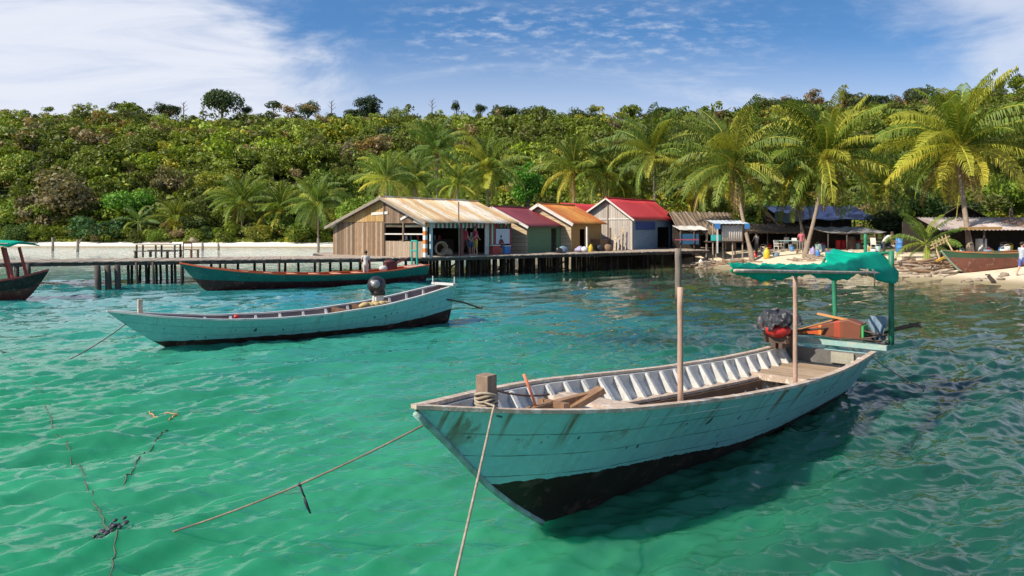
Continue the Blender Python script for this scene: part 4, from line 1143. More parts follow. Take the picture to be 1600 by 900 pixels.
mb = MB(); mb.prism([(-.01, 3.0, 1.85), (-.01, 3.25, 2.75), (-.01, 3.55, 2.35), (-.01, 3.4, 1.8)], (-.012, 0, 0)); mb.build('hatch', M_BLACK, h4.o)
h4.box((.5, -.06, 2.55), (3.6, -.003, 3.15), paint('deep_blue_shade_cloth', (.03, .07, .30), (.02, .05, .2), 5), 'blue_cloth')
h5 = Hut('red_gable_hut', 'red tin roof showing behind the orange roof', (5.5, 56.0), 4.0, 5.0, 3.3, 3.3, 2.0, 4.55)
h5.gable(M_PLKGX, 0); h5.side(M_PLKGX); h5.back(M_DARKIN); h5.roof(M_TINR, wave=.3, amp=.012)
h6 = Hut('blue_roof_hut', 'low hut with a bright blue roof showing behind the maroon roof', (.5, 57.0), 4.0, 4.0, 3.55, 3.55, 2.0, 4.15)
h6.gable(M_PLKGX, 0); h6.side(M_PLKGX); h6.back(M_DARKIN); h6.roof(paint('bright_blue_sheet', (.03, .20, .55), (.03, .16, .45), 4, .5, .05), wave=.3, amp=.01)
# ================================================================== BEACH VILLAGE
def gz(x, y): return float(ground(x, y))
def ongr(px, Y):
    x = (px - 800) / F * Y
    return Vector((x, Y, gz(x, Y)))
def single(name, mb, mat, label, cat, loc=(0, 0, 0), rotz=0, group=None, smooth=False, solid=0):
    o = mb.build(name, mat, None, smooth=smooth, solid=solid)
    o.location = loc; o.rotation_euler = (0, 0, rotz)
    return tag(o, label, cat, group)
def roof_sheet(a, b, c, d, amp=.02, waves=20, sagz=.08, seed=0, nv=8):
    """a-b upper edge, d-c lower edge; corrugated or sagging sheet between four corners"""
    a, b, c, d = map(Vector, (a, b, c, d)); rr = random.Random(seed); ph = rr.random() * 6
    def fn(u, v):
        p = a.lerp(b, u).lerp(d.lerp(c, u), v)
        p.z += amp * math.cos(2 * PI * u * waves) - sagz * math.sin(PI * u) * math.sin(PI * v) + .05 * sagz * math.sin(u * 23 + ph) * math.sin(v * 17)
        return p
    return MB().sheet(fn, max(12, int(waves * 6)), nv)
M_THATCH = planks('grey_thatch', [(.20, .15, .11), (.27, .21, .155), (.15, .115, .085)], 0, .09, (8, 2, 8), .95, .1)
M_TINGREY = tin('patched_grey_tin', [(.42, .38, .38), (.30, .25, .25), (.55, .50, .50), (.26, .17, .13)], 0, .9, (.34, .16, .07), .5)
M_TARP = paint('dark_blue_tarpaulin', (.030, .05, .14), (.02, .03, .09), 1.2, .5, .3, c3=(.16, .2, .3), c3amt=.66)
M_BRTARP = paint('faded_blue_tarpaulin', (.05, .22, .55), (.04, .17, .45), 3, .6, .2)
M_STICK = paint('grey_driftwood', (.40, .32, .24), (.27, .21, .16), 5, .9, .4)
M_DRIFT2 = paint('brown_driftwood', (.30, .19, .12), (.20, .13, .08), 5, .9, .4)

def shelter(name, label, px0, px1, Y, dep, ztop, zlow, mat, cat='shelter', posts=4, back=True, seed=1, waves=8, amp=.015, sagz=.15, tilt=0.0):
    """open shelter: roof sheet falling towards the viewer on rough posts"""
    A = at(px0, 380, Y); B = at(px1, 380, Y); g0 = gz((A.x + B.x) / 2, Y)
    o = thing(name, label, cat, ((A.x + B.x) / 2, Y, g0))
    a = Vector((A.x, Y + dep, ztop + tilt)); b_ = Vector((B.x, Y + dep, ztop)); c = Vector((B.x, Y, zlow)); dd = Vector((A.x, Y, zlow + tilt))
    r = roof_sheet(a, b_, c, dd, amp, waves, sagz, seed); r.build('roof', mat, o, world=True, smooth=True, solid=.03)
    for i in range(posts):
        u = (i + .1) / (posts - .8)
        p = dd.lerp(c, u); q = a.lerp(b_, u)
        for pp in (p, q):
            mb = MB(); mb.tube([(pp.x + .05 * math.sin(i * 3), pp.y + .1, gz(pp.x, pp.y) - .2), (pp.x, pp.y + .1, pp.z - .04)], .05, 7); mb.build('post', M_PILE, o, world=True, smooth=True)
    if back:
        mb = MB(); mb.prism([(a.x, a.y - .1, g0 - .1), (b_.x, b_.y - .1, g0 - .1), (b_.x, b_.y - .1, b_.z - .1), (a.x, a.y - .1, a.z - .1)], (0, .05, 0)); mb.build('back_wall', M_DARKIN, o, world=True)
    return o

# grey thatched shack at the root of the pier
h7 = Hut('thatched_shack', 'grey shack with worn thatch and pale roof poles at the pier root', (12.9, 56.0), 3.8, 4.4, 2.5, 2.5, 1.9, 3.85, rot=R(8))
h7.gable(M_THATCH, 0); h7.side(M_DARKIN, [(.8, 3.4, 2.3)]); h7.back(M_DARKIN); h7.roof(M_THATCH, wave=.3, amp=.03, eave=.6)
for k in range(4):
    mb = MB(); x = .2 + 1.0 * k; mb.beam((x - .2, 1.85, 4.00), (x + .45, -.6, 2.22), .10, .05); mb.build('roof_pole', M_STICK, h7.o)
# white sheet stall
o = shelter('market_stall', 'low stall with white sheet roof and blue side cloths beside the pier end', 1062, 1108, 53.5, 2.5, 2.85, 2.55, M_WHITEB, 'stall', 3, True, 3, 3, .02, .2)
mb = MB(); a_ = at(1062, 372, 53.6); b_ = at(1092, 372, 53.6); mb.span((a_.x, 53.62, 1.5), (b_.x, 53.66, 2.25)); mb.build('side_cloth', paint('teal_blue_cloth', (.02, .12, .22), (.02, .09, .18), 4), o, world=True)
mb = MB(); mb.beam(at(1055, 374.5, 53.4), at(1092, 374.5, 53.4), .05, .09); mb.build('rail', paint('pink_rail', (.45, .08, .14), None, 6), o, world=True)
# stilt hut with pale corrugated wall
st = thing('stilt_hut', 'small stilt hut with pale corrugated wall and blue edged awning beside a leaning palm', 'hut', (17.0, 52.0, gz(17, 52)))
A = at(1128, 380, 52.0)
mb = MB(); mb.sheet(lambda u, v: (A.x + 1.45 * u, 52.0 + .03 * math.cos(u * 2 * PI * 9), 1.75 + 1.12 * v), 90, 2); mb.build('corrugated_wall', paint('pale_grey_tin', (.52, .49, .47), (.42, .40, .38), 3, .5, .1, (3, 3, .5)), st, world=True, smooth=True, solid=.012)
mb = MB(); mb.span((A.x - .8, 52.1, 1.66), (A.x + 1.7, 54.0, 1.73)); mb.build('floor', M_PILE, st, world=True)
mb = MB(); mb.span((A.x - .75, 52.05, 1.78), (A.x - .03, 52.10, 2.20)); mb.build('turquoise_panel', paint('bright_turquoise', (.05, .50, .48), (.04, .42, .42), 5), st, world=True)
r = roof_sheet((A.x - .65, 53.8, 3.25), (A.x + 1.75, 53.8, 3.25), (A.x + 1.85, 51.7, 2.98), (A.x - .6, 51.7, 2.98), .012, 8, .08); r.build('roof', paint('white_blue_sheet', (.60, .66, .74), (.5, .58, .68), 2), st, world=True, smooth=True, solid=.02)
for x0_, x1_ in ((-.6, -.2), (1.5, 1.85)):
    mb = MB(); mb.span((A.x + x0_, 51.66, 2.62), (A.x + x1_, 51.69, 3.0)); mb.build('blue_flap', M_BRTARP, st, world=True)
for x_ in (-.6, .1, .8, 1.5):
    for y_ in (52.15, 53.9):
        mb = MB(); mb.tube([(A.x + x_, y_, gz(A.x + x_, y_) - .1), (A.x + x_, y_, 3.0 if x_ in (-.6, 1.5) else 1.66)], .05, 7); mb.build('stilt', M_STICK, st, world=True)
mb = MB(); mb.span((A.x + .05, 53.7, 1.74), (A.x + 1.5, 53.75, 2.95)); mb.build('back_wall', M_DARKIN, st, world=True)
mb = MB(); mb.beam((A.x - .35, 51.9, .9), (A.x - .35, 51.9, 2.95), .09, .09); mb.build('white_post', M_WHITEP, st, world=True)

# dark shelters under the palms
shelter('tarpaulin_shelter', 'big dark blue tarpaulin shelter behind the two leaning palms', 1225, 1375, 58.5, 5, 4.6, 3.35, M_TARP, 'shelter', 5, True, 5, 3, .05, .5)
shelter('thatch_shelter', 'low brown thatched shelter with dark open front next to the stilt hut', 1168, 1290, 55.5, 4, 3.0, 2.30, paint('brown_leaf_thatch', (.20, .13, .08), (.13, .09, .055), 3, .95, .6, c3=(.30, .21, .13), c3amt=.6), 'shelter', 5, True, 6, 14, .04, .2)
shelter('canvas_shelter', 'shelter with pale grey canvas roof behind the green net canopy', 1292, 1386, 51.0, 4, 2.75, 2.35, paint('pale_grey_canvas', (.30, .30, .31), (.16, .15, .15), 1.6, .8, .3), 'shelter', 4, True, 8, 4, .04, .25)
mb = MB(); a_ = at(1306, 384, 52.6); b_ = at(1345, 384, 52.6); mb.sheet(lambda u, v: (a_.x + (b_.x - a_.x) * u, 52.6 + .04 * math.sin(u * 30), 1.85 - .75 * v - .05 * math.sin(PI * u)), 30, 6)
single('red_cloth', mb, paint('bright_red_cloth', (.55, .02, .02), (.42, .015, .015), 5), 'bright red cloth hung under the pale grey canvas roof', 'cloth', smooth=True, solid=.015)
mb = MB(); mb.sheet(lambda u, v: (a_.x - 2.4 + 1.9 * u, 58.1 + .05 * math.sin(u * 20), 3.95 - .8 * v + .08 * math.sin(u * 9)), 30, 6)
single('blue_cloth', mb, M_BLUEC, 'torn grey blue sheet hung over the edge of the tarpaulin shelter', 'cloth', smooth=True, solid=.015)
# tin roofed shack behind the beached boat
h8 = thing('tin_shack', 'long low shack with patched grey and rusty tin roof behind the beached boat', 'shack', (29, 45.0, gz(29, 45)))
A = at(1462, 380, 43.5)
r = roof_sheet((A.x + 1.0, 47.5, 3.35), (A.x + 11, 47.5, 3.35), (A.x + 11, 43.2, 2.55), (A.x, 43.2, 2.55), .025, 46, .12, 4); r.build('roof', M_TINGREY, h8, world=True, smooth=True, solid=.015)
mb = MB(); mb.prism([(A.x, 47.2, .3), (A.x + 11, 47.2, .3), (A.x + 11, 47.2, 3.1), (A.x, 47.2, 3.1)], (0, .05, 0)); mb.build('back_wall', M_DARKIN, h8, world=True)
for k in range(5):
    mb = MB(); mb.tube([(A.x + .3 + 2.5 * k, 43.4, .3), (A.x + .3 + 2.5 * k, 43.4, 2.6)], .06, 7); mb.build('post', M_PILE, h8, world=True)
for a_, b_, c_ in ((1.0, 4.0, .47), (4.8, 7.5, .8)):
    mb = MB(); mb.span((A.x + a_, 43.6, .4), (A.x + b_, 43.7, .5 + c_)); mb.build('low_wall', M_DARKIN, h8, world=True)
mb = MB(); mb.beam((A.x + 1.1, 43.02, 2.63), (A.x + 3.6, 43.02, 2.66), .05, .16); mb.build('eave_board', M_OCHRE, h8, world=True)
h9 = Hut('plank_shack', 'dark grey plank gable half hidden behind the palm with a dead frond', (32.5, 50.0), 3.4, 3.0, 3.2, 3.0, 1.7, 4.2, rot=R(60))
h9.gable(M_PLKGX, 0); h9.side(M_DARKIN); h9.back(M_DARKIN); h9.roof(M_THATCH, wave=.3, amp=.03)

# tables, chairs, barrels under the shelters
def make_chair(label, mat):
    o = thing('plastic_chair', label, 'chair', (0, 0, 0), 0, 'plastic chairs under the thatch')
    mb = MB(); mb.box((0, 0, .43), (.44, .44, .04)); mb.build('seat', mat, o)
    mb = MB(); mb.box((0, .22, .66), (.42, .035, .42), Matrix.Rotation(-.15, 3, 'X')); mb.build('backrest', mat, o)
    for x in (-.19, .19):
        for y in (-.19, .19):
            mb = MB(); mb.tube([(x * 1.1, y * 1.1, 0), (x, y, .42)], .022, 6); mb.build('leg', mat, o)
        mb = MB(); mb.box((x * 1.1, 0, .62), (.04, .40, .03)); mb.build('armrest', mat, o)
    return o
ch0 = make_chair('white plastic chair under the brown thatched shelter', M_WHITEB)
for i, (px, Y, rz, lab) in enumerate(((1216, 53.6, .5, 'white plastic chair by the small table under the thatch edge'), (1244, 54.0, 2.2, 'white plastic chair between the small table and the leaning palm'), (1226, 55.4, 3.4, 'white plastic chair in the dim inside of the thatched shelter'), (1368, 49.5, 2.0, 'white plastic chair before the pale canvas shelter'))):
    c = ch0 if i == 0 else copy_tree(ch0)
    p = ongr(px, Y); c.location = p; c.rotation_euler = (0, 0, rz); c['label'] = lab
tb = thing('table', 'small table with turquoise top under the edge of the thatched shelter', 'table', ongr(1231, 53.8))
mb = MB(); mb.box((0, 0, .74), (1.3, .7, .05)); mb.build('top', paint('mint_table_top', (.35, .62, .62), (.5, .6, .6), 4), tb)
for x in (-.58, .58):
    for y in (-.28, .28):
        mb = MB(); mb.box((x, y, .357), (.05, .05, .714)); mb.build('leg', M_STICK, tb)
bn = thing('bench', 'long grey bench on the sand before the thatched shelter', 'bench', ongr(1222, 51.5))
mb = MB(); mb.box((0, 0, .42), (2.6, .35, .05)); mb.build('seat', M_STICK, bn)
for x in (-1.1, 1.1):
    mb = MB(); mb.box((x, 0, .197), (.08, .3, .394)); mb.build('leg', M_STICK, bn)
def jug(px, Y, mat, label, s=1.0, name='jerrycan', cat='jerrycan'):
    mb = MB(); mb.tube([(0, 0, 0), (0, 0, .03), (0, 0, .30), (0, 0, .40), (0, 0, .43), (0, 0, .50)], [.13 * s, .15 * s, .15 * s, .11 * s, .045 * s, .045 * s], 10)
    mb.tube([(.09 * s, 0, .40), (.12 * s, 0, .50), (.02, 0, .50)], .016, 6)
    for v in range(len(mb.v)): mb.v[v] = (mb.v[v][0], mb.v[v][1], mb.v[v][2] * s)
    return single(name, mb, mat, label, cat, ongr(px, Y), .4, smooth=True)
M_YEL = paint('yellow_plastic', (.70, .50, .03), (.6, .42, .03), 6, .5, .05)
jug(1198, 51.0, M_YEL, 'bright yellow jerrycan on the sand before the thatched shelter', 1.5)
jug(1270, 50.0, paint('violet_cloth', (.42, .36, .60), (.3, .26, .5), 5), 'pale violet jerrycan at the foot of the leaning palm', 1.2)
jug(1278, 49.2, M_BRTARP, 'blue jerrycan beside the pale violet one on the sand', 1.0)
jug(1095, 50.5, paint('white_jug', (.7, .7, .66)), 'white jerrycan among sticks by the pier end', 1.0)
def barrel(px, Y, mat, label):
    mb = MB(); mb.tube([(0, 0, 0), (0, 0, .02), (0, 0, .28), (0, 0, .30), (0, 0, .32), (0, 0, .58), (0, 0, .60), (0, 0, .62), (0, 0, .88), (0, 0, .9)], [.27, .29, .29, .305, .29, .29, .305, .29, .29, .26], 14)
    return single('barrel', mb, mat, label, 'barrel', ongr(px, Y), 0, smooth=True)
barrel(1407, 47.5, M_BRTARP, 'blue barrel in the shade behind the driftwood heap')
barrel(1330, 51.8, M_IRON, 'rusty barrel under the pale canvas shelter')
barrel(1533, 43.9, M_WHITEP, 'pale barrel under the patched tin roof')
def crate(px, Y, mat, label, sx=.6, sz=.35, rz=.3):
    o = thing('crate', label, 'crate', ongr(px, Y), rz)
    for k in range(3):
        for y in (-.2, .2):
            mb = MB(); mb.box((0, y, .06 + k * sz / 3), (sx, .02, sz / 3 - .03)); mb.build('side_slat', mat, o)
        for x in (-sx / 2 + .012, sx / 2 - .012):
            mb = MB(); mb.box((x, 0, .06 + k * sz / 3), (.02, .376, sz / 3 - .03)); mb.build('end_slat', mat, o)
    mb = MB(); mb.box((0, 0, .012), (sx - .05, .37, .02)); mb.build('bottom', mat, o)
crate(1102, 49.8, M_STICK, 'grey slatted crate on the sand below the white sheet stall')
crate(1150, 49.5, M_STICK, 'slatted crate beside the foot of the leaning palm', .7, .4, -.2)
crate(1298, 49.4, M_DRIFT2, 'brown slatted crate in front of the pale canvas shelter', .6, .4, .1)
crate(1420, 43.0, M_DRIFT2, 'brown slatted crate in the driftwood heap by the young palm', .7, .35, .5)

def bucket(px, Y, mat, r, h, rz, kind):
    mb = MB(); mb.tube([(0, 0, 0), (0, 0, h), (0, 0, h - .02), (0, 0, .03)], [r * .8, r, r * .93, r * .74], 12, caps=False); mb.tube([(0, 0, .02), (0, 0, .04)], [r * .75, r * .75], 12)
    mb.tube([(r * .97 * math.cos(a), .02 * math.sin(3 * a), h + r * .6 * math.sin(a)) for a in np.linspace(0, PI, 9)], .012, 5)
    return single('bucket', mb, mat, kind, 'bucket', ongr(px, Y), rz, 'buckets in the clutter under the shelters', smooth=True)
cr_ = random.Random(77); bm_ = [M_WHITEP, M_BRTARP, M_RED, M_YEL, M_TURQ, M_BLUEC, M_GUNW]
for k in range(26):
    px = cr_.uniform(1176, 1398); Y = cr_.uniform(51.5, 55.5) if px < 1290 else cr_.uniform(48.0, 53.0)
    bucket(px, Y, bm_[k % 7], cr_.uniform(.14, .26), cr_.uniform(.22, .42), cr_.uniform(0, 3), 'small bucket among the clutter in the shade of the beach shelters')
for k in range(9):
    px = cr_.uniform(1496, 1590); bucket(px, cr_.uniform(42.2, 44.5), bm_[(k * 3) % 7], cr_.uniform(.14, .24), cr_.uniform(.2, .5), 0, 'small bucket among the clutter in the shade of the beach shelters')
# driftwood heap, planks and stones
dr = random.Random(21)
def log_at(px, Y, L, r, rz, tilt, mat, lab, grp, dz=0.0):
    mb = MB(); n = 6
    mb.tube([((i / n - .5) * L, .06 * math.sin(i * 1.7 + rz), .03 * math.cos(i * 2.1) + tilt * (i / n - .5) * L) for i in range(n + 1)], [r * (1 - .35 * i / n) for i in range(n + 1)], 7)
    p = ongr(px, Y); p.z += r * .8 + dz + abs(tilt) * L * .5
    return single('driftwood', mb, mat, lab, 'driftwood', p, rz, grp, smooth=True)
for k in range(46):
    px = dr.uniform(1372, 1490); Y = dr.uniform(40.5, 43.5) - (px - 1372) * .022
    log_at(px, Y, dr.uniform(.8, 2.6), dr.uniform(.04, .10), dr.uniform(-.7, .7) + (PI if k % 2 else 0), dr.uniform(-.12, .12), M_STICK if k % 3 else M_DRIFT2, 'weathered driftwood stick in the long heap beside the beached boat', 'driftwood heap beside the beached boat', dr.uniform(0, .22))
for k in range(22):
    px = dr.uniform(1070, 1180); Y = dr.uniform(48.3, 51.0)
    log_at(px, Y, dr.uniform(.5, 1.8), dr.uniform(.03, .08), dr.uniform(-.9, .9), dr.uniform(-.2, .2), M_STICK if k % 2 else M_DRIFT2, 'weathered stick on the sand between pier end and leaning palm', 'sticks on the sand by the pier end', dr.uniform(0, .1))
for k in range(10):
    px = dr.uniform(1240, 1330); Y = dr.uniform(47.5, 50)
    log_at(px, Y, dr.uniform(.6, 1.8), dr.uniform(.03, .08), dr.uniform(-.9, .9), dr.uniform(-.1, .1), M_STICK, 'weathered stick on the sand behind the green net canopy', 'sticks behind the green canopy', dr.uniform(0, .1))
def stone_mesh(seed):
    rr = random.Random(seed); mb = MB(); mb.ball((0, 0, 0), 1, 10, 7)
    ph = [rr.uniform(0, 6) for _ in range(6)]
    mb.v = [tuple(c * (1 + .16 * math.sin(p[0] * 3 + ph[0]) + .14 * math.sin(p[1] * 3.4 + ph[1]) + .12 * math.sin(p[2] * 4 + ph[2])) for c in p) for p in mb.v]
    return mb
M_STONE = paint('beach_stone', (.36, .29, .22), (.24, .19, .15), 5, .9, .4)
s0 = [stone_mesh(k) for k in range(4)]
for k in range(34):
    if k < 14: px, Y, lab, g_ = dr.uniform(1380, 1500), dr.uniform(37.8, 40), 'small stone at the water side of the driftwood heap', 'stones below the driftwood heap'
    elif k < 26: px, Y, lab, g_ = dr.uniform(1072, 1175), dr.uniform(48.0, 49.6), 'small stone on the sand near the pier end', 'stones near the pier end'
    else: px, Y, lab, g_ = dr.uniform(1500, 1600), dr.uniform(35.0, 36.6), 'small stone on the sand under the beached boat', 'stones below the beached boat'
    s = dr.uniform(.06, .17); mb = MB(); mb.v = [(p[0] * s * 1.3, p[1] * s, p[2] * s * .7) for p in s0[k % 4].v]; mb.f = s0[k % 4].f; mb.mi = s0[k % 4].mi
    p = ongr(px, Y); p.z += s * .35; single('stone', mb, M_STONE, lab, 'stone', p, dr.uniform(0, 6), g_, smooth=True)
# dark boot / offcut on the sand and a ladder-like wooden rack
mb = MB(); mb.tube([(0, 0, .05), (.12, 0, .12), (.30, .02, .36)], [.05, .10, .08], 8); mb.box((.32, .02, .40), (.22, .1, .06))
single('stump', mb, M_PILE, 'small dark stump poking from the sand before the beached boat', 'stump', ongr(1556, 34.6), 2.6)
rk = thing('wooden_rack', 'pale yellow wooden rack with short spikes leaning beside the bow of the beached boat', 'rack', ongr(1478, 40.2))
M_YW = paint('yellowish_wood', (.62, .47, .27), (.52, .38, .20), 6, .8, .2); M_YW2 = paint('yellow_painted_wood', (.70, .45, .06), (.6, .36, .05), 6)
base = rk.location
def kp(px, py, Y=40.2): return at(px, py, Y)
mb = MB(); mb.beam(kp(1468, 404), kp(1461, 384, 40.5), .07, .06); mb.build('upright', M_YW, rk, world=True)
mb = MB(); mb.beam(kp(1490, 395), kp(1477, 371, 40.5), .07, .06); mb.build('upright', M_YW, rk, world=True)
for dy_ in (0, 5):
    mb = MB(); mb.beam(kp(1454, 384 + dy_, 40.45), kp(1484, 369 + dy_, 40.45), .06, .05); mb.build('crossbar', M_YW, rk, world=True)
for k in range(5):
    mb = MB(); x = 1459 + 5.2 * k; y = 386 - 2.7 * k; mb.beam(kp(x + 1, y + 2, 40.35), kp(x - 3, y - 9, 40.35), .05, .04); mb.build('spike', M_YW, rk, world=True)
mb = MB(); mb.beam(kp(1463, 408, 39.9), kp(1497, 392, 40.0), .10, .10); mb.build('base_beam', M_YW2, rk, world=True)

# things on the pier in front of the huts
def ondeck(px, Y): return Vector(((px - 800) / F * Y, Y, DH))
def dbox(name, label, cat, px, Y, s, mat, rz=.9, lid=True):
    o = thing(name, label, cat, ondeck(px, Y), rz)
    mb = MB(); mb.box((0, 0, s[2] / 2), s); ob_ = mb.build('body', mat, o); md = ob_.modifiers.new('soft', 'BEVEL'); md.width = .03; md.segments = 2
    if lid: mb = MB(); mb.box((0, 0, s[2] + .03), (s[0] * 1.04, s[1] * 1.04, .055)); mb.build('lid', M_WHITEP, o)
def sack(px, Y, s, mat, label, seed):
    mb = MB(); src = stone_mesh(seed); mb.v = [(p[0] * s, p[1] * s * .8, p[2] * s * .75 + s * .62) for p in src.v]; mb.f = src.f; mb.mi = src.mi
    single('sack', mb, mat, label, 'sack', ondeck(px, Y), 0, smooth=True)
sack(905, 46.9, .28, paint('lilac_sack', (.40, .36, .52), (.3, .27, .42), 6), 'lilac sack in front of the orange roofed hut', 31)
sack(912, 46.8, .26, M_WHITEP, 'white sack in front of the orange roofed hut', 32)
sack(881, 45.8, .30, M_BLUEC, 'blue grey sack beside the green hut door', 33)
sack(874, 45.4, .24, M_BLACK, 'black sack beside the green hut door', 34)
sack(951, 50.0, .33, M_DRIFT2, 'brown sack against the silver grey gable', 35)
sack(936, 49.4, .30, M_BLACKC, 'dark sack at the near corner of the silver grey gable', 36)
jugo = jug(923, 47.6, M_YEL, 'yellow jug on the pier in front of the orange roofed hut', 1.0); jugo.location = ondeck(923, 47.8)
for k, (px, Y, L) in enumerate(((966, 50.9, 1.5), (972, 51.2, 1.6), (978, 51.5, 1.7), (960, 50.5, 1.1))):
    mb = MB(); mb.beam((0, 0, 0), (.12, .35, L), .16, .03); single('plank', mb, M_CREAM if k % 2 else M_PLKG, 'pale loose plank leaning on the silver grey gable', 'plank', ondeck(px, Y), 0, 'planks leaning on the grey gable')
# wheel-like coil and barrels in the open shop
mb = MB()
for k in range(5): mb.tube([(.36 * math.cos(a) * (1 - .05 * k), .05 * k, .42 + .36 * math.sin(a) * (1 - .05 * k)) for a in np.linspace(0, 2 * PI, 21)], .045, 6)
single('rope_coil', mb, M_ROPE, 'thick pale rope coil standing on the pier before the dark shop front', 'rope coil', ondeck(690, 40.6), .6, smooth=True)
sack(698, 41.2, .30, M_ROPE, 'straw coloured sack beside the rope coil at the shop front', 37)
dbox('cool_box', 'dark red cool box at the striped panels of the shop', 'cool box', 771, 43.4, (.7, .5, .5), M_REDP, .95)
dbox('cool_box', 'blue cool box below the pale blue panel of the shop', 'cool box', 789, 44.2, (.6, .45, .45), M_BRTARP, .95)

# bench-table and chairs at the far side of the pier on the open side
def far_pt(px, Y=38.6): return Vector(((px - 800) / F * Y, Y, DH))
pt = thing('picnic_table', 'long plank table with a loose board on top at the far edge of the pier', 'table', far_pt(248, 38.2))
mb = MB(); mb.box((0, 0, .68), (2.05, .75, .05)); mb.build('top', paint('pale_table_board', (.52, .48, .40), (.42, .38, .31), 4), pt)
for x in (-.98, .0, .98):
    for y in (-.32, .32):
        mb = MB(); mb.box((x, y, .327), (.07, .07, .654)); mb.build('leg', M_PILE, pt)
mb = MB(); mb.box((0, 0, .33), (1.9, .25, .04)); mb.build('foot_rail', M_BLUEC, pt)
for sgn in (-1, 1):
    mb = MB(); mb.box((0, sgn * .75, .36), (1.8, .25, .04)); mb.build('bench_board', M_PILE, pt)
    for x in (-.8, .8):
        mb = MB(); mb.box((x, sgn * .75, .17), (.06, .2, .34)); mb.build('bench_leg', M_PILE, pt)
mb = MB(); mb.box((0, 0, 0), (.95, .4, .06)); single('board', mb, M_GUNW, 'pale loose board lying on the plank table on the pier', 'board', far_pt(252, 38.2) + Vector((0, 0, .775)), .1)
wc = thing('wooden_chair', 'brown wooden chair beside the plank table on the pier', 'chair', far_pt(293, 38.0), .4)
mb = MB(); mb.box((0, 0, .42), (.45, .45, .04)); mb.build('seat', M_RAWWOOD, wc)
for x in (-.2, .2):
    for y in (-.2, .2):
        mb = MB(); mb.box((x, y, .2), (.05, .05, .4)); mb.build('leg', M_RAWWOOD, wc)
    mb = MB(); mb.box((x, .2, .62), (.05, .05, .36)); mb.build('back_post', M_RAWWOOD, wc)
mb = MB(); mb.box((0, .2, .78), (.35, .03, .12)); mb.build('backrest', M_RAWWOOD, wc)
ws = thing('stool', 'small brown stool at the pier edge next to the wooden chair', 'stool', far_pt(304, 37.9), .2)
mb = MB(); mb.box((0, 0, .42), (.40, .36, .04)); mb.build('seat', M_RAWWOOD, ws)
for x in (-.16, .16):
    for y in (-.14, .14):
        mb = MB(); mb.box((x, y, .2), (.05, .05, .4)); mb.build('leg', M_RAWWOOD, ws)
for px, Y, py0, py1, lab in ((82, 88, 399, 371, 'bare grey post in the pale shallows nearest the canopy boat'), (121, 84, 399, 374, 'forked grey post in the pale shallows behind the pier'), (316, 90, 395, 378, 'thin post in the shallows behind the wooden chair'), (341, 92, 395, 380, 'short thin post in the shallows near the palm grove'), (497, 80, 396, 372, 'grey post in the shallows next to the brown plank wall')):
    mb = MB(); a_ = at(px, py0, Y); a_.z = -.4; tp = at(px, py1, Y); mb.tube([a_, a_.lerp(tp, .6) + Vector((.05, 0, 0)), tp], [.17, .15, .12], 7)
    if 'forked' in lab: mb.tube([a_.lerp(tp, .6), tp + Vector((.5, 0, .1))], [.1, .07], 6)
    single('mooring_post', mb, M_POLED, lab, 'post', smooth=True)
mb = MB(); p = ongr(305, 110); mb.tube([p, p + Vector((0, 0, 1.2))], [.9, .5], 10); mb.ball(p + Vector((0, 0, 1.2)), (.55, .55, .4), 10, 6)
single('grey_stump', mb, M_STONE, 'pale grey stump on the grass behind the far beach', 'stump', smooth=True)

# ================================================================== PEOPLE
def skin_tube(joints, edges, mat, name, parent, vox=.018):
    """limbs and trunk as tapered tubes melted into one continuous skin"""
    mb = MB()
    for chain in edges:
        pts = [joints[k][0] for k in chain]; rs = [joints[k][1] for k in chain]
        P_, R_ = [], []
        for i in range(len(pts) - 1):
            for q in range(4):
                f = q / 4; P_.append(Vector(pts[i]).lerp(Vector(pts[i + 1]), f)); R_.append(rs[i] + (rs[i + 1] - rs[i]) * f)
        P_.append(Vector(pts[-1])); R_.append(rs[-1])
        mb.tube(P_, R_, 10)
        mb.ball(P_[0], R_[0] * .98, 10, 7); mb.ball(P_[-1], R_[-1] * .98, 10, 7)
    o = mb.build(name, mat, parent, smooth=True)
    md = o.modifiers.new('melt', 'REMESH'); md.mode = 'VOXEL'; md.voxel_size = vox; md.use_smooth_shade = True
    sm = o.modifiers.new('smooth', 'SMOOTH'); sm.iterations = 3
    return o
M_SKIN = paint('brown_skin', (.30, .16, .10), (.25, .13, .08), 6, .55, .05)
M_SKINL = paint('light_skin', (.55, .33, .24), (.48, .28, .2), 6, .55, .05)
M_HAIR = paint('black_hair', (.012, .01, .009), (.02, .016, .014), 20, .5, .2)
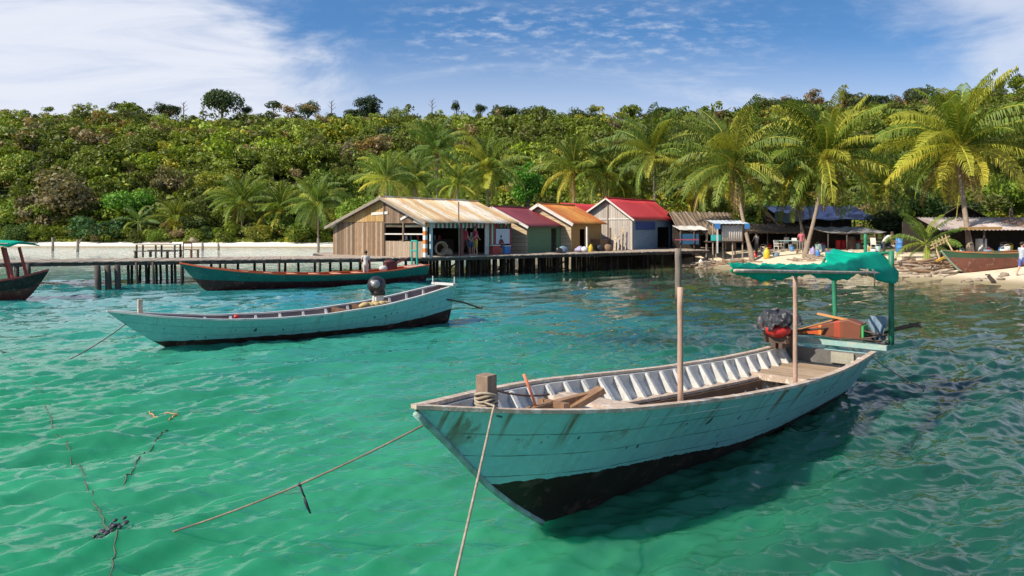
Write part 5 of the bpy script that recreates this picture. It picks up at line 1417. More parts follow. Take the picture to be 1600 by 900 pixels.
def person(label, loc, rz, hgt, shirt, trousers, skin=M_SKIN, pose='stand', hair=M_HAIR, short=False, hat=None, sleeve=True, group=None):
    k = hgt / 1.70
    o = thing('person', label, 'person', loc, rz, group)
    S = lambda x, y, z: Vector((x * k, y * k, z * k))
    if pose == 'sit':
        dz = -.42
        hipz, chz = .50, .50 + .50
        J = dict(hipL=(S(-.09, 0, .50), .085), hipR=(S(.09, 0, .50), .085), kneeL=(S(-.11, -.42, .50), .058), kneeR=(S(.12, -.42, .50), .058), ankL=(S(-.11, -.40, .09), .038), ankR=(S(.13, -.38, .09), .038))
        zz = -.42
    else:
        st_ = {'stand': .05, 'walk': .22, 'bend': .06}[pose]
        J = dict(hipL=(S(-.09, 0, .90), .085), hipR=(S(.09, 0, .90), .085), kneeL=(S(-.10, -st_ * .6, .49), .056), kneeR=(S(.10, st_ * .2, .49), .056), ankL=(S(-.10, -st_, .09), .038), ankR=(S(.10, st_, .09), .038))
        zz = 0
    bend = .30 if pose == 'bend' else (.12 if pose == 'sit' else .0)
    J.update(pel=(S(0, 0, .93 + zz), .12), waist=(S(0, -bend * .35, 1.10 + zz), .115), chest=(S(0, -bend * .9, 1.30 + zz - bend * .15), .135), neckb=(S(0, -bend * 1.3, 1.42 + zz - bend * .25), .062), neck=(S(0, -bend * 1.5, 1.49 + zz - bend * .3), .05),
        shL=(S(-.175, -bend * 1.2, 1.38 + zz - bend * .2), .055), shR=(S(.175, -bend * 1.2, 1.38 + zz - bend * .2), .055),
        elL=(S(-.24, -.06 - bend * 1.4, 1.10 + zz - bend * .2), .040), elR=(S(.24, -.10 - bend * 1.4, 1.12 + zz - bend * .2), .040),
        wrL=(S(-.22, -.22 - bend * 1.5, .90 + zz), .028), wrR=(S(.20, -.28 - bend * 1.5, .98 + zz), .028))
    hb = S(0, -bend * 1.6 - .01, 1.60 + zz - bend * .35)
    J.update(hd0=(hb + S(0, -.005, -.045), .078), hd1=(hb + S(0, .005, .045), .092), nose=(hb + S(0, -.092, -.01), .016), noseb=(hb + S(0, -.075, .015), .014),
        chin=(hb + S(0, -.05, -.10), .038), earL=(hb + S(-.09, .01, -.005), .022), earR=(hb + S(.09, .01, -.005), .022))
    for sfx in 'LR':
        a = J['ank' + sfx][0]; J['heel' + sfx] = (a + S(0, .04, -.05), .036); J['toe' + sfx] = (a + S(0, -.15, -.062), .026)
        w = J['wr' + sfx][0]; dv = (w - J['el' + sfx][0]).normalized()
        J['palm' + sfx] = (w + dv * .075 * k, .034)
        side = Vector((1, 0, 0))
        for f in range(4):
            b0 = w + dv * .10 * k + side * (f - 1.5) * .020 * k; L_ = (.065, .075, .07, .055)[f]
            J['f%da%s' % (f, sfx)] = (b0, .010); J['f%db%s' % (f, sfx)] = (b0 + dv * L_ * .6 * k, .009); J['f%dc%s' % (f, sfx)] = (b0 + dv * L_ * k + S(0, -.015, -.01), .008)
        sgn = 1 if sfx == 'L' else -1
        J['tha' + sfx] = (w + dv * .04 * k + side * sgn * .03 * k, .012); J['thb' + sfx] = (w + dv * .09 * k + side * sgn * .055 * k + S(0, -.015, 0), .009)
    J = {n: (p, r * k) for n, (p, r) in J.items()}
    E = [('pel', 'waist', 'chest', 'neckb', 'neck', 'hd0', 'hd1'), ('chest', 'shL', 'elL', 'wrL', 'palmL'), ('chest', 'shR', 'elR', 'wrR', 'palmR'), ('pel', 'hipL', 'kneeL', 'ankL', 'heelL', 'toeL'), ('pel', 'hipR', 'kneeR', 'ankR', 'heelR', 'toeR'), ('noseb', 'nose'), ('hd0', 'chin'), ('hd0', 'earL'), ('hd0', 'earR')]
    for sfx in 'LR':
        for f in range(4): E.append(('palm' + sfx, 'f%da%s' % (f, sfx), 'f%db%s' % (f, sfx), 'f%dc%s' % (f, sfx)))
        E.append(('palm' + sfx, 'tha' + sfx, 'thb' + sfx))
    skin_tube(J, E, skin, 'body', o, .011)
    G = {n: (p, r + .014 * k) for n, (p, r) in J.items()}
    G['armL'] = (G['shL'][0].lerp(G['elL'][0], .6), .058 * k); G['armR'] = (G['shR'][0].lerp(G['elR'][0], .6), .058 * k)
    G['hem'] = (G['pel'][0] + S(0, 0, -.03), .135 * k); G['waist'] = (G['waist'][0], .135 * k); G['nk'] = (G['neckb'][0] - S(0, 0, .03), .07 * k)
    Es = [('hem', 'waist', 'chest', 'nk')] + ([('chest', 'shL', 'armL'), ('chest', 'shR', 'armR')] if sleeve else [])
    skin_tube(G, Es, shirt, 'shirt', o, .02)
    G2 = {n: (p, r + .016 * k) for n, (p, r) in J.items()}; G2['pel'] = (J['pel'][0] - S(0, 0, .02), .128 * k)
    if short: skin_tube({**G2}, [('pel', 'hipL', 'kneeL'), ('pel', 'hipR', 'kneeR')], trousers, 'shorts', o, .02)
    else: skin_tube({**G2}, [('pel', 'hipL', 'kneeL', 'ankL'), ('pel', 'hipR', 'kneeR', 'ankR')], trousers, 'trousers', o, .02)
    mb = MB(); mb.ball(hb + S(0, .022, .035), [.100 * k, .104 * k, .098 * k], 12, 8); mb.build('hair', hair, o, smooth=True)
    mb = MB()
    for x in (-.032, .032): mb.ball(hb + S(x, -.083, .012), .011 * k, 6, 4)
    mb.build('eyes', M_BLACK, o)
    mb = MB(); mb.ball(hb + S(0, -.083, -.058), [.024 * k, .008 * k, .006 * k], 8, 5); mb.build('mouth', paint('lips', (.25, .08, .07)), o)
    if hat:
        mb = MB(); mb.tube([hb + S(0, .01, .055), hb + S(0, .01, .062), hb + S(0, .01, .07), hb + S(0, .01, .13), hb + S(0, .01, .15)], [.17 * k, .18 * k, .115 * k, .105 * k, .05 * k], 14); mb.build('hat', hat, o, smooth=True)
    return o
C_ = lambda n, c: paint(n, c, None, 6, .8, .1)
pz = Vector((-13, 31, 0)) + Vector((.864 * 7.2 - .1, .503 * 7.2, .22))
person('dark haired child in white shirt and pale trousers standing in the long green boat', pz, R(200), 1.36, C_('white_shirt', (.66, .64, .6)), C_('pale_trousers', (.6, .57, .5)))
person('person in red shirt and dark trousers on the pier before the open shop', ondeck(727, 41.6), R(120), 1.62, C_('red_shirt', (.58, .05, .08)), C_('dark_trousers', (.12, .06, .06)), M_SKINL, 'walk')
person('person in red top, pink cap and yellow shorts on the pier by the shop', ondeck(743, 42.0), R(-60), 1.62, C_('pink_red_top', (.60, .05, .10)), C_('yellow_shorts', (.60, .42, .08)), M_SKINL, 'stand', hat=C_('pink_cap', (.6, .12, .15)), short=True)
person('person in white shirt between the two people in red on the pier', ondeck(736, 42.5), R(30), 1.6, C_('white_tee', (.62, .6, .56)), C_('blue_shorts', (.08, .22, .45)), M_SKINL, 'bend', short=True)
person('person in dark clothes sitting on the pier under the pale blue panel', Vector((ondeck(779, 43.9).x, 43.9, DH - .06)), R(140), 1.6, C_('wine_shirt', (.22, .04, .06)), C_('navy_trousers', (.04, .05, .12)), pose='sit')
dbox('low_stool', 'low wooden box seat under the person by the pale blue panel', 'box', 779.5, 43.95, (.4, .36, .38), M_RAWWOOD, 2.2, False)
p_ = ongr(1597, 36.0); person('person in blue shorts and pale shirt on the sand beside the beached boat', p_, R(100), 1.62, C_('blue_white_shirt', (.5, .56, .66)), C_('blue_beach_shorts', (.10, .14, .42)), M_SKINL, 'walk', short=True)
p_ = ongr(1381, 46.5); person('person in white shirt bending behind the green net canopy', p_, R(60), 1.6, C_('white_work_shirt', (.68, .66, .64)), C_('black_trousers', (.03, .03, .04)), pose='bend')
p_ = ongr(1252, 52.2); person('person in pink shirt standing beside the leaning palm trunk', p_, R(160), 1.55, C_('pink_shirt', (.6, .15, .2)), C_('grey_trousers', (.2, .18, .17)))
p_ = ongr(1182, 53.8); person('person in grey shirt in the shade of the thatched shelter', p_, R(200), 1.55, C_('grey_shirt', (.35, .33, .32)), C_('brown_trousers', (.14, .1, .08)))

# ================================================================== FLOATING LINES
M_SUNK = paint('sunken_rope', (.10, .095, .065), (.05, .085, .06), 9, .7, .2)
def float_line(pts, r, mat, label, name='floating_rope', dip=.02):
    P_ = []
    for i in range(len(pts) - 1):
        a, b_ = pts[i], pts[i + 1]
        for q in range(10):
            p = a.lerp(b_, q / 10); h_ = float(wave_h(np.array(p.x), np.array(p.y))); P_.append(Vector((p.x + .012 * math.sin(q * 2.1 + i), p.y, h_ * 1.0 + dip * math.sin(q * 1.3 + i * 2) + .004)))
    mb = MB(); mb.tube(P_, r, 6); return mb
mb = float_line([on(40, 575), on(62, 612), on(80, 660), on(104, 700), on(128, 738), on(148, 790), on(166, 815), on(182, 850), on(172, 900), on(160, 950)], .007, None, '', dip=.006)
single('floating_rope', mb, M_SUNK, 'long dark brown rope drifting half sunk with a knotted clump on it', 'rope', smooth=True)
mb = MB(); p = on(173, 828)
for k in range(26): mb.ball(p + Vector((.05 * math.sin(k * 2.0) + .02 * math.sin(k * 5.1), -.017 * k + .2 + .02 * math.cos(k * 7), .004 + .014 * math.cos(k * 3))), (.022 + .008 * math.sin(k * 1.7), .03, .012), 7, 5)
single('weed_clump', mb, M_BLACKC, 'dark knotted clump caught on the long drifting rope', 'weed clump', smooth=True)
mb = float_line([on(225, 640), on(246, 654), on(278, 655), on(262, 660)], .012, None, '', dip=.01)
single('floating_rope', mb, paint('yellow_rope', (.42, .27, .12), (.34, .2, .09), 30), 'short frayed yellowish rope end floating on the water', 'rope', smooth=True)
mb = float_line([on(262, 672), on(245, 684), on(222, 715), on(200, 745), on(182, 768)], .009, None, '', dip=.015)
single('floating_rope', mb, M_SUNK, 'thin dark line floating below the frayed yellowish rope end', 'rope', smooth=True)
# ================================================================== VEGETATION
def leaf_mat(name, sss=0.35):
    m, t, b = new_mat(name)
    a = t.attr('Col'); oi = t.n('ShaderNodeObjectInfo')
    col = t.mix(1.0, a.outputs['Color'], oi.outputs['Color'], 'MULTIPLY')
    t.link(col, b.inputs['Base Color']); b.inputs['Roughness'].default_value = .55; b.inputs['Specular IOR Level'].default_value = .25
    tr = t.n('ShaderNodeBsdfTranslucent'); t.link(t.mix(1.0, col, (1.25, 1.3, .6), 'MULTIPLY'), tr.inputs[0])
    ms = t.n('ShaderNodeMixShader'); ms.inputs[0].default_value = sss
    t.link(b.outputs[0], ms.inputs[1]); t.link(tr.outputs[0], ms.inputs[2]); t.link(ms.outputs[0], m.node_tree.nodes['Material Output'].inputs[0])
    return m
M_LEAF = leaf_mat('leaf_mat', .26); M_FROND = leaf_mat('frond_mat', .26)
M_BARK = paint('tree_bark', (.19, .15, .115), (.12, .095, .075), 3, .9, .4, (2, 2, .5))
M_PALMB = paint('palm_bark', (.30, .23, .17), (.20, .155, .12), 2.5, .9, .5, (1, 1, 5), c3=(.42, .34, .27), c3amt=.6)
_vr = np.random.RandomState(3)
def rot_frames(n, nrm):
    """orthonormal tangents for n normals, random spin"""
    r = _vr.normal(size=(n, 3)); t1 = np.cross(nrm, r); t1 /= np.linalg.norm(t1, axis=1, keepdims=True) + 1e-9
    return t1, np.cross(nrm, t1)
def crown_arrays(nleaf, rx, rz, nl, size, flat=0.0, rr=None):
    """leaf quads on the shells of many small lobes that fill an uneven crown; origin at crown centre"""
    rr = rr or _vr
    u = rr.normal(size=(nl, 3)); u /= np.linalg.norm(u, axis=1, keepdims=True)
    rad = rr.rand(nl) ** .5
    c = u * rad[:, None] * np.array([rx * .72, rx * .72, rz * .70]); c[:, 2] = c[:, 2] * (1 - flat) + flat * rz * .3 * np.cos(rad * 2)
    lr = (.26 + .22 * rr.rand(nl)) * rx
    tone = .86 + .30 * rr.rand(nl)
    k = rr.randint(0, nl, nleaf)
    d = rr.normal(size=(nleaf, 3)); d[:, 2] += .35; d /= np.linalg.norm(d, axis=1, keepdims=True)
    sh = (.55 + .5 * rr.rand(nleaf) ** .6)
    P = c[k] + d * (lr[k] * sh)[:, None] * np.array([1, 1, .72])
    nrm = d + rr.normal(size=(nleaf, 3)) * .55; nrm /= np.linalg.norm(nrm, axis=1, keepdims=True)
    t1, t2 = rot_frames(nleaf, nrm)
    s = size * (.6 + .8 * rr.rand(nleaf))
    a = t1 * s[:, None]; b = t2 * (s * .55)[:, None]
    dr_ = nrm * (s * .22)[:, None]
    Q = np.stack([P - a - dr_, P - b + dr_ * .5, P + a - dr_, P + b + dr_ * .5], 1)
    tl = tone[k] * (.80 + .4 * rr.rand(nleaf))
    hue = rr.rand(nleaf)
    return Q, tl, hue
def crown_mesh(name, nleaf, rx, rz, nl, size, mat=None, flat=0.0):
    Q, tl, hue = crown_arrays(nleaf, rx, rz, nl, size, flat)
    n = len(Q); col = np.stack([tl * (1 + .25 * (hue - .5)), tl, tl * (1 - .3 * (hue - .5))], -1)
    return np_mesh(name, Q.reshape(-1, 3), np.arange(n * 4).reshape(-1, 4), mat or M_LEAF, np.repeat(col, 4, 0))
CROWNS = [crown_mesh('crown_round', 3600, 1.0, .82, 30, .052), crown_mesh('crown_wide', 3600, 1.0, .55, 34, .052, None, .5), crown_mesh('crown_tall', 3400, .85, 1.15, 32, .052), crown_mesh('crown_loose', 2200, 1.0, .75, 22, .048), crown_mesh('crown_umbrella', 3000, 1.0, .42, 26, .048, None, .8), crown_mesh('crown_uneven', 3200, 1.0, .9, 18, .055)]
BUSHC = [crown_mesh('bush_dense', 3200, 1.0, .8, 26, .065), crown_mesh('bush_big_leaf', 1700, 1.0, .8, 18, .10)]
def trunk_mb(h, r, lean=(0, 0), limbs=4, seed=0, spread=.5, cr=1.0):
    rr = random.Random(seed); mb = MB()
    top = Vector((lean[0], lean[1], h)); mb.tube([(0, 0, -.5), (lean[0] * .2, lean[1] * .2, h * .4), (lean[0] * .6, lean[1] * .6, h * .75), top], [r * 1.25, r, r * .8, r * .5], 8)
    for k in range(limbs):
        a = 2 * PI * k / limbs + rr.uniform(-.5, .5); s = Vector((lean[0], lean[1], 0)) * .7 + Vector((0, 0, h * rr.uniform(.62, .85)))
        e = top + Vector((math.cos(a), math.sin(a), rr.uniform(.1, .6))) * cr * spread
        mb.tube([s, s.lerp(e, .5) + Vector((0, 0, -.05 * h)), e], [r * .5, r * .35, r * .15], 6)
    return mb
def tree(name, label, cat, px, pyc, Y, rpx, crown, tint, group=None, zr=1.0, bare=0.0, name_crown='crown', gz_=None):
    """crown centre at (px,pyc) of the photo seen at distance Y, radius rpx photo pixels; trunk down to the ground"""
    c = at(px, pyc, Y); r = rpx * Y / F * (1.32 if Y > 200 else 1.1); g = gz(c.x, c.y)
    o = thing(name, label, cat, (c.x, c.y, g), 0, group)
    h = max(.4, c.z - g)
    mb = trunk_mb(h, max(.08, .045 * r + .012 * h), limbs=4, seed=int(px), cr=r); mb.build('trunk', M_BARK, o, smooth=True)
    cr = bpy.data.objects.new(name_crown, crown); COL.objects.link(cr); cr.parent = o
    cr.location = (0, 0, h); cr.scale = (r, r, r * zr); cr.rotation_euler = (0, 0, (px * 1.7) % 6.28); cr.color = (*(min(1, 1.4 * c_) for c_ in tint), 1)
    return o
G1 = (.078, .118, .014); G2 = (.115, .175, .020); G3 = (.058, .080, .018); GD = (.034, .055, .020); GB = (.125, .095, .035); GR = (.14, .12, .075); GY = (.185, .195, .026); GP = (.135, .19, .045)

# ---- the mass of the wooded hill (one stuff object; nobody could count it)
fr_ = np.random.RandomState(17)
NT_ = 6200
Yt = 84 + (262 - 84) * fr_.rand(NT_) ** .75
azt = fr_.uniform(-.82, .82, NT_)
Xt = Yt * azt
keep = (Yt - shore(Xt) > np.where(Xt > 5, 34, 12)) & (Yt > np.where(Xt > -8, 82, 108))
Xt, Yt = Xt[keep], Yt[keep]
Zt = ground(Xt, Yt)
pal = np.array([G1, G2, G3, GD, GB, GR, GY, GP, G1, G3, (.075, .10, .03), (.085, .125, .02)])
Qs, Cs = [], []; TQ = []
base_sets = [crown_arrays(440, 1.0, .85, 9, .088, 0, fr_) for _ in range(5)] + [crown_arrays(440, 1.0, .6, 10, .088, .5, fr_) for _ in range(3)] + [crown_arrays(400, .8, 1.2, 9, .086, 0, fr_) for _ in range(2)]
pn = lambda x, y: np.sin(x * .045 + 1.3) * np.sin(y * .06 + .7) + .5 * np.sin(x * .11 - y * .07)
nb = 170; Xb = fr_.uniform(-88, -4, nb); Yb = shore(Xb) + fr_.uniform(7, 15, nb)
nb2 = 150; Xb2 = fr_.uniform(2, 62, nb2); Yb2 = np.maximum(shore(Xb2) + 22, 64) + fr_.uniform(0, 24, nb2)
Xt = np.concatenate([Xt, Xb, Xb2]); Yt = np.concatenate([Yt, Yb, Yb2]); Zt = ground(Xt, Yt)
low_ = len(Xt) - nb - nb2
for i in range(len(Xt)):
    x, y, z = Xt[i], Yt[i], Zt[i]
    near_ = np.clip((y - 92) / 60, 0, 1)
    v_ = fr_.rand(); R_ = (fr_.uniform(1.5, 2.7) if v_ < .6 else fr_.uniform(2.7, 4.0) if v_ < .9 else fr_.uniform(4.0, 5.4)) * (.75 + .35 * near_)
    hgt = fr_.uniform(2.2, 5.8) * (.55 + .5 * near_)
    if y > 200 and fr_.rand() < .16: hgt += fr_.uniform(1.5, 4.5); R_ *= .8
    if i >= low_:
        R_ = fr_.uniform(1.0, 2.2); hgt = R_ * fr_.uniform(.4, .9) + (fr_.uniform(0, 2.2) if i >= low_ + nb else 0)
    k = fr_.randint(len(base_sets)); Q, tl, hue = base_sets[k]
    a = fr_.rand() * 6.283; ca, sa = math.cos(a), math.sin(a)
    q = Q.reshape(-1, 3) * R_
    q = np.stack([q[:, 0] * ca - q[:, 1] * sa, q[:, 0] * sa + q[:, 1] * ca, q[:, 2]], -1) + np.array([x, y, z + hgt])
    Qs.append(q)
    bright = pn(x, y)
    if i < low_ and fr_.rand() < .3:
        lx, ly, tw = fr_.normal(0, .25) , fr_.normal(0, .25), .09 + .02 * R_
        for ux, uy in ((1, 0), (0, 1)):
            TQ.append([(x - ux * tw, y - uy * tw, z - 1), (x + ux * tw, y + uy * tw, z - 1), (x + lx + ux * tw * .5, y + ly + uy * tw * .5, z + hgt + R_ * .2), (x + lx - ux * tw * .5, y + ly - uy * tw * .5, z + hgt + R_ * .2)])
    w = fr_.rand()
    if w < .08: c = pal[[4, 5, 5][fr_.randint(3)]]
    elif bright > .25 and w < .8: c = pal[[1, 6, 7, 11, 0][fr_.randint(5)]]
    elif y > 205: c = pal[[2, 3, 8, 10, 5][fr_.randint(5)]]
    else: c = pal[[0, 2, 8, 9, 11, 10, 7][fr_.randint(7)]]
    c = c * fr_.uniform(1.3, 2.1) * np.array([1.14, 1.0, .82]) * (.8 if x > 20 and y > 120 else 1.0)
    cc = tl[:, None] * c[None, :] * np.stack([1 + .3 * (hue - .5), np.ones_like(hue), 1 - .3 * (hue - .5)], -1)
    Cs.append(np.repeat(cc, 4, 0))
TQ = np.array(TQ, float).reshape(-1, 3); Qs.append(TQ); Cs.append(np.tile(np.array([[.24, .21, .17]]), (len(TQ), 1)))
Qs = np.concatenate(Qs); Cs = np.concatenate(Cs)
me = np_mesh('forest', Qs, np.arange(len(Qs)).reshape(-1, 4), M_LEAF, Cs)
ob = bpy.data.objects.new('forest', me); COL.objects.link(ob); tag(ob, 'dense mixed green forest covering the hillside behind the village', None, None, 'stuff')
# grass strip behind the far beach (stuff)
ng = 9000
gx = fr_.uniform(-110, -6, ng); gy = shore(gx) + fr_.uniform(7.5, 13, ng); 
gzv = ground(gx, gy); P = np.stack([gx, gy, gzv], -1)
s = fr_.uniform(.25, .55, ng); aa = fr_.rand(ng) * 6.28
dx_ = np.stack([np.cos(aa) * s * .5, np.sin(aa) * s * .5, np.zeros(ng)], -1); up = np.stack([fr_.normal(0, .15, ng), fr_.normal(0, .15, ng), s * .8], -1)
Q = np.stack([P - dx_, P + dx_, P + dx_ * .5 + up, P - dx_ * .5 + up], 1).reshape(-1, 3)
cg = np.array([.24, .28, .045]) * fr_.uniform(.6, 1.25, (ng, 1))
ob = bpy.data.objects.new('grass', np_mesh('grass', Q, np.arange(len(Q)).reshape(-1, 4), M_LEAF, np.repeat(cg, 4, 0))); COL.objects.link(ob); tag(ob, kind='stuff')

# ---- trees one can tell apart
T = tree; SK = 'trees standing out on the ridge'
for a in [
  ('dark_tree', 'small dark tree with a leaning flat crown on the ridge above the brown tree', 190, 168, 225, 15, 4, GD, .8),
  ('dark_tree', 'round dark ridge tree between the flat crowned one and the umbrella tree', 262, 172, 225, 16, 0, GD, .9),
  ('dark_tree', 'dark bushy tree just below the ridge beside the flat crowned tree', 222, 188, 215, 20, 2, GD, .9),
  ('umbrella_tree', 'tall umbrella shaped tree alone on the ridge', 347, 159, 222, 25, 4, (.05, .075, .028), 1.5),
  ('small_tree', 'tiny tree on the ridge right next to the umbrella shaped tree', 385, 172, 224, 8, 0, GD, 1),
  ('small_tree', 'round lone tree on the ridge between the umbrella tree and the big dark tree', 481, 170, 224, 16, 0, (.04, .07, .03), .95),
  ('big_dark_tree', 'big dense dark tree on the ridge above the striped roof hut', 578, 170, 220, 25, 2, (.025, .045, .02), .85),
  ('dark_tree', 'low dark tree leaning on the big dense ridge tree', 553, 178, 222, 14, 0, GD, .8),
  ('small_tree', 'small ridge tree above the maroon roof', 713, 166, 226, 8, 5, GD, 1),
  ('small_tree', 'slim ridge tree with a round top above the orange roof', 750, 170, 226, 10, 0, GD, .9),
  ('dark_tree', 'broad ridge tree above the gap between maroon and orange roofs', 790, 176, 222, 18, 1, G3, 1),
  ('dark_tree', 'dark ridge tree with a wide crown above the orange roof', 840, 180, 222, 24, 1, G3, 1),
  ('dark_tree', 'ridge tree with a domed crown above the red roof', 905, 186, 220, 22, 0, G3, .9),
  ('grey_tree', 'greyish half bare tree on the ridge above the red roof', 962, 200, 205, 20, 3, GR, 1),
  ('dark_tree', 'wide dark tree on the ridge above the thatched shack', 1035, 178, 220, 18, 1, GD, 1),
  ('dark_tree', 'domed dark tree on the ridge just before the tall leaning palm', 1085, 186, 215, 22, 0, G3, .9),
  ('dark_tree', 'dark ridge tree behind the tall leaning palm', 1200, 166, 215, 22, 0, G3, .9),
  ('dark_tree', 'dark ridge tree behind the broad headed palm', 1240, 170, 210, 26, 1, G3, 1),
  ('small_tree', 'small brownish tree on the ridge beside the broad headed palm', 1320, 160, 218, 10, 2, GB, 1),
  ('dark_tree', 'dark ridge tree between the two biggest palms', 1366, 158, 215, 17, 0, GD, .9),
  ('dark_tree', 'leafy dark tree on the ridge next to the tallest palm', 1396, 166, 213, 16, 5, G3, 1),
  ('dark_tree', 'wide pale tree on the ridge left of the tallest palm head', 1436, 150, 216, 20, 4, (.06, .075, .04), 1.3),
  ('dark_tree', 'wide ridge tree just beyond the tallest palm head', 1540, 152, 214, 20, 4, GD, 1.3),
  ('slim_tree', 'slim tree with a tuft top on the ridge at the picture edge', 1564, 132, 220, 8, 2, GD, 1.2),
  ('slim_tree', 'tallest tuft topped tree on the ridge at the picture edge', 1590, 128, 218, 10, 2, GD, 1.3),
]: T(a[0], a[1], 'tree', a[2], a[3], a[4], a[5], CROWNS[a[6]], a[7], SK, a[8])
for px, py0, py1, lab in ((287, 182, 160, 'bare dead tree on the ridge before the umbrella shaped tree'), (518, 180, 158, 'bare pole like dead trunk on the ridge before the big dark tree'), (317, 182, 165, 'thin bare dead tree just beside the umbrella shaped tree'), (427, 184, 168, 'thin bare dead tree between the umbrella tree and the round lone tree'), (675, 178, 156, 'thin bare dead tree on the ridge above the striped roof')):
    a_ = at(px, py0, 222); b_ = at(px, py1, 222); mb = MB(); mb.tube([a_ - Vector((0, 0, 6)), b_], [.28, .10], 6)
    for k in range(5):
        s = a_.lerp(b_, .35 + .13 * k); mb.tube([s, s + Vector(((-1) ** k * (1.3 - .15 * k), .3, 1.1))], [.10, .04], 5)
    single('dead_tree', mb, M_BARK, lab, 'dead tree', group='dead trees on the ridge')
FRG = 'trees behind the far beach'
for a in [
  ('brown_tree', 'big reddish brown broad tree behind the far beach', 80, 318, 118, 62, 5, (.115, .095, .045), .95),
  ('broad_tree', 'bright green tree behind the far beach at the picture edge', 12, 335, 122, 36, 0, G2, 1),
  ('broad_tree', 'lush bright green tree between the brown tree and the slim palm', 205, 318, 120, 42, 0, (.085, .19, .02), .95),
  ('broad_tree', 'olive tree with a wide crown above the brown tree', 150, 262, 150, 44, 1, (.095, .125, .025), 1.1),
  ('broad_tree', 'dull brown green tree high behind the bright green tree', 262, 290, 135, 28, 5, (.115, .105, .045), 1.2),
  ('broad_tree', 'yellow green tree right behind the first coconut palms', 345, 285, 132, 36, 0, GY, .9),
  ('broad_tree', 'mid green tree above the palms in front of the ridge', 420, 262, 150, 38, 1, G2, 1),
  ('broad_tree', 'shady green tree behind the gable of the striped roof hut', 520, 290, 118, 40, 0, G1, 1),
  ('broad_tree', 'fresh green tree behind the maroon roofed hut', 825, 285, 98, 38, 2, (.07, .19, .02), 1),
  ('broad_tree', 'dark leafy tree behind the thatched shelter', 1195, 335, 72, 36, 0, (.045, .10, .015), 1),
  ('broad_tree', 'dark shady tree filling the gap under the tallest palm', 1430, 330, 66, 50, 0, (.03, .06, .012), 1),
  ('broad_tree', 'pale brown tree on the slope above the brown tree', 235, 235, 170, 26, 5, GR, 1.2),
  ('broad_tree', 'rusty brown tree on the middle of the slope', 305, 240, 165, 24, 3, GB, 1.3),
  ('broad_tree', 'grey brown tree on the slope above the striped roof', 545, 245, 150, 22, 5, GR, 1.2),
  ('broad_tree', 'dark green tree with a shaded side below the big dark ridge tree', 615, 212, 175, 30, 1, GD, 1),
  ('broad_tree', 'bright green tree behind the tin roofed shack', 1580, 300, 68, 44, 0, (.13, .20, .02), .9),
  ('broad_tree', 'olive tree behind the broad headed palm', 1400, 245, 105, 55, 1, (.09, .12, .02), 1),
  ('broad_tree', 'yellow green tree on the slope between leaning and broad headed palm', 1215, 225, 110, 42, 0, (.11, .135, .025), 1),
  ('broad_tree', 'dim green tree behind the orange roof palms', 965, 285, 92, 40, 0, (.06, .09, .018), 1),
  ('broad_tree', 'dim green tree between red roof and thatched shack', 1080, 300, 84, 42, 0, (.065, .095, .02), 1),
]: T(a[0], a[1], 'tree', a[2], a[3], a[4], a[5], CROWNS[a[6]], a[7], FRG, a[8])
for px, pyc, Y, rp, c, tint, lab in ((135, 358, 112, 32, 1, (.045, .10, .03), 'dark glossy bush behind the far beach between brown tree and slim palm'), (178, 360, 112, 26, 1, (.04, .09, .03), 'dark big leaved bush beside the short palm'), (30, 368, 112, 28, 0, (.05, .09, .02), 'low green bush by the canopy boat on the far beach'), (245, 368, 111, 18, 0, G2, 'low bright bush between the first two palms'), (330, 366, 111, 22, 0, (.04, .07, .015), 'low dark bush under the palm grove'), (405, 368, 110, 24, 0, GY, 'yellowish bush on the grass by the palm grove'), (470, 362, 108, 28, 0, G1, 'green bush next to the brown plank wall'), (440, 350, 112, 30, 1, G1, 'big leaved bush in the palm grove'), (300, 350, 114, 30, 0, G3, 'shady bush between two palms of the grove'), (560, 330, 90, 40, 0, G2, 'leafy bush right behind the striped roof hut'), (1500, 340, 56, 40, 0, GD, 'dark bush behind the dead frond palm'), (1390, 350, 58, 34, 0, GD, 'dark bush behind the young palm'), (1455, 375, 50, 26, 0, (.03, .055, .012), 'low dark bush at the foot of the young palm'), (1060, 345, 66, 30, 0, (.10, .12, .02), 'yellowish bush above the thatched shack')):
    c_ = at(px, pyc, Y); r = rp * Y / F; g = gz(c_.x, c_.y)
    o = thing('bush', lab, 'bush', (c_.x, c_.y, g)); mb = trunk_mb(max(.5, (c_.z - g) * .7), .06, limbs=5, seed=px, cr=r); mb.build('stems', M_BARK, o)
    cr = bpy.data.objects.new('leaves', BUSHC[c]); COL.objects.link(cr); cr.parent = o; cr.location = (0, 0, max(r * .5, c_.z - g)); cr.scale = (r, r, r * .9); cr.color = (*(1.4 * q_ for q_ in tint), 1); cr.rotation_euler = (0, 0, px * .7)

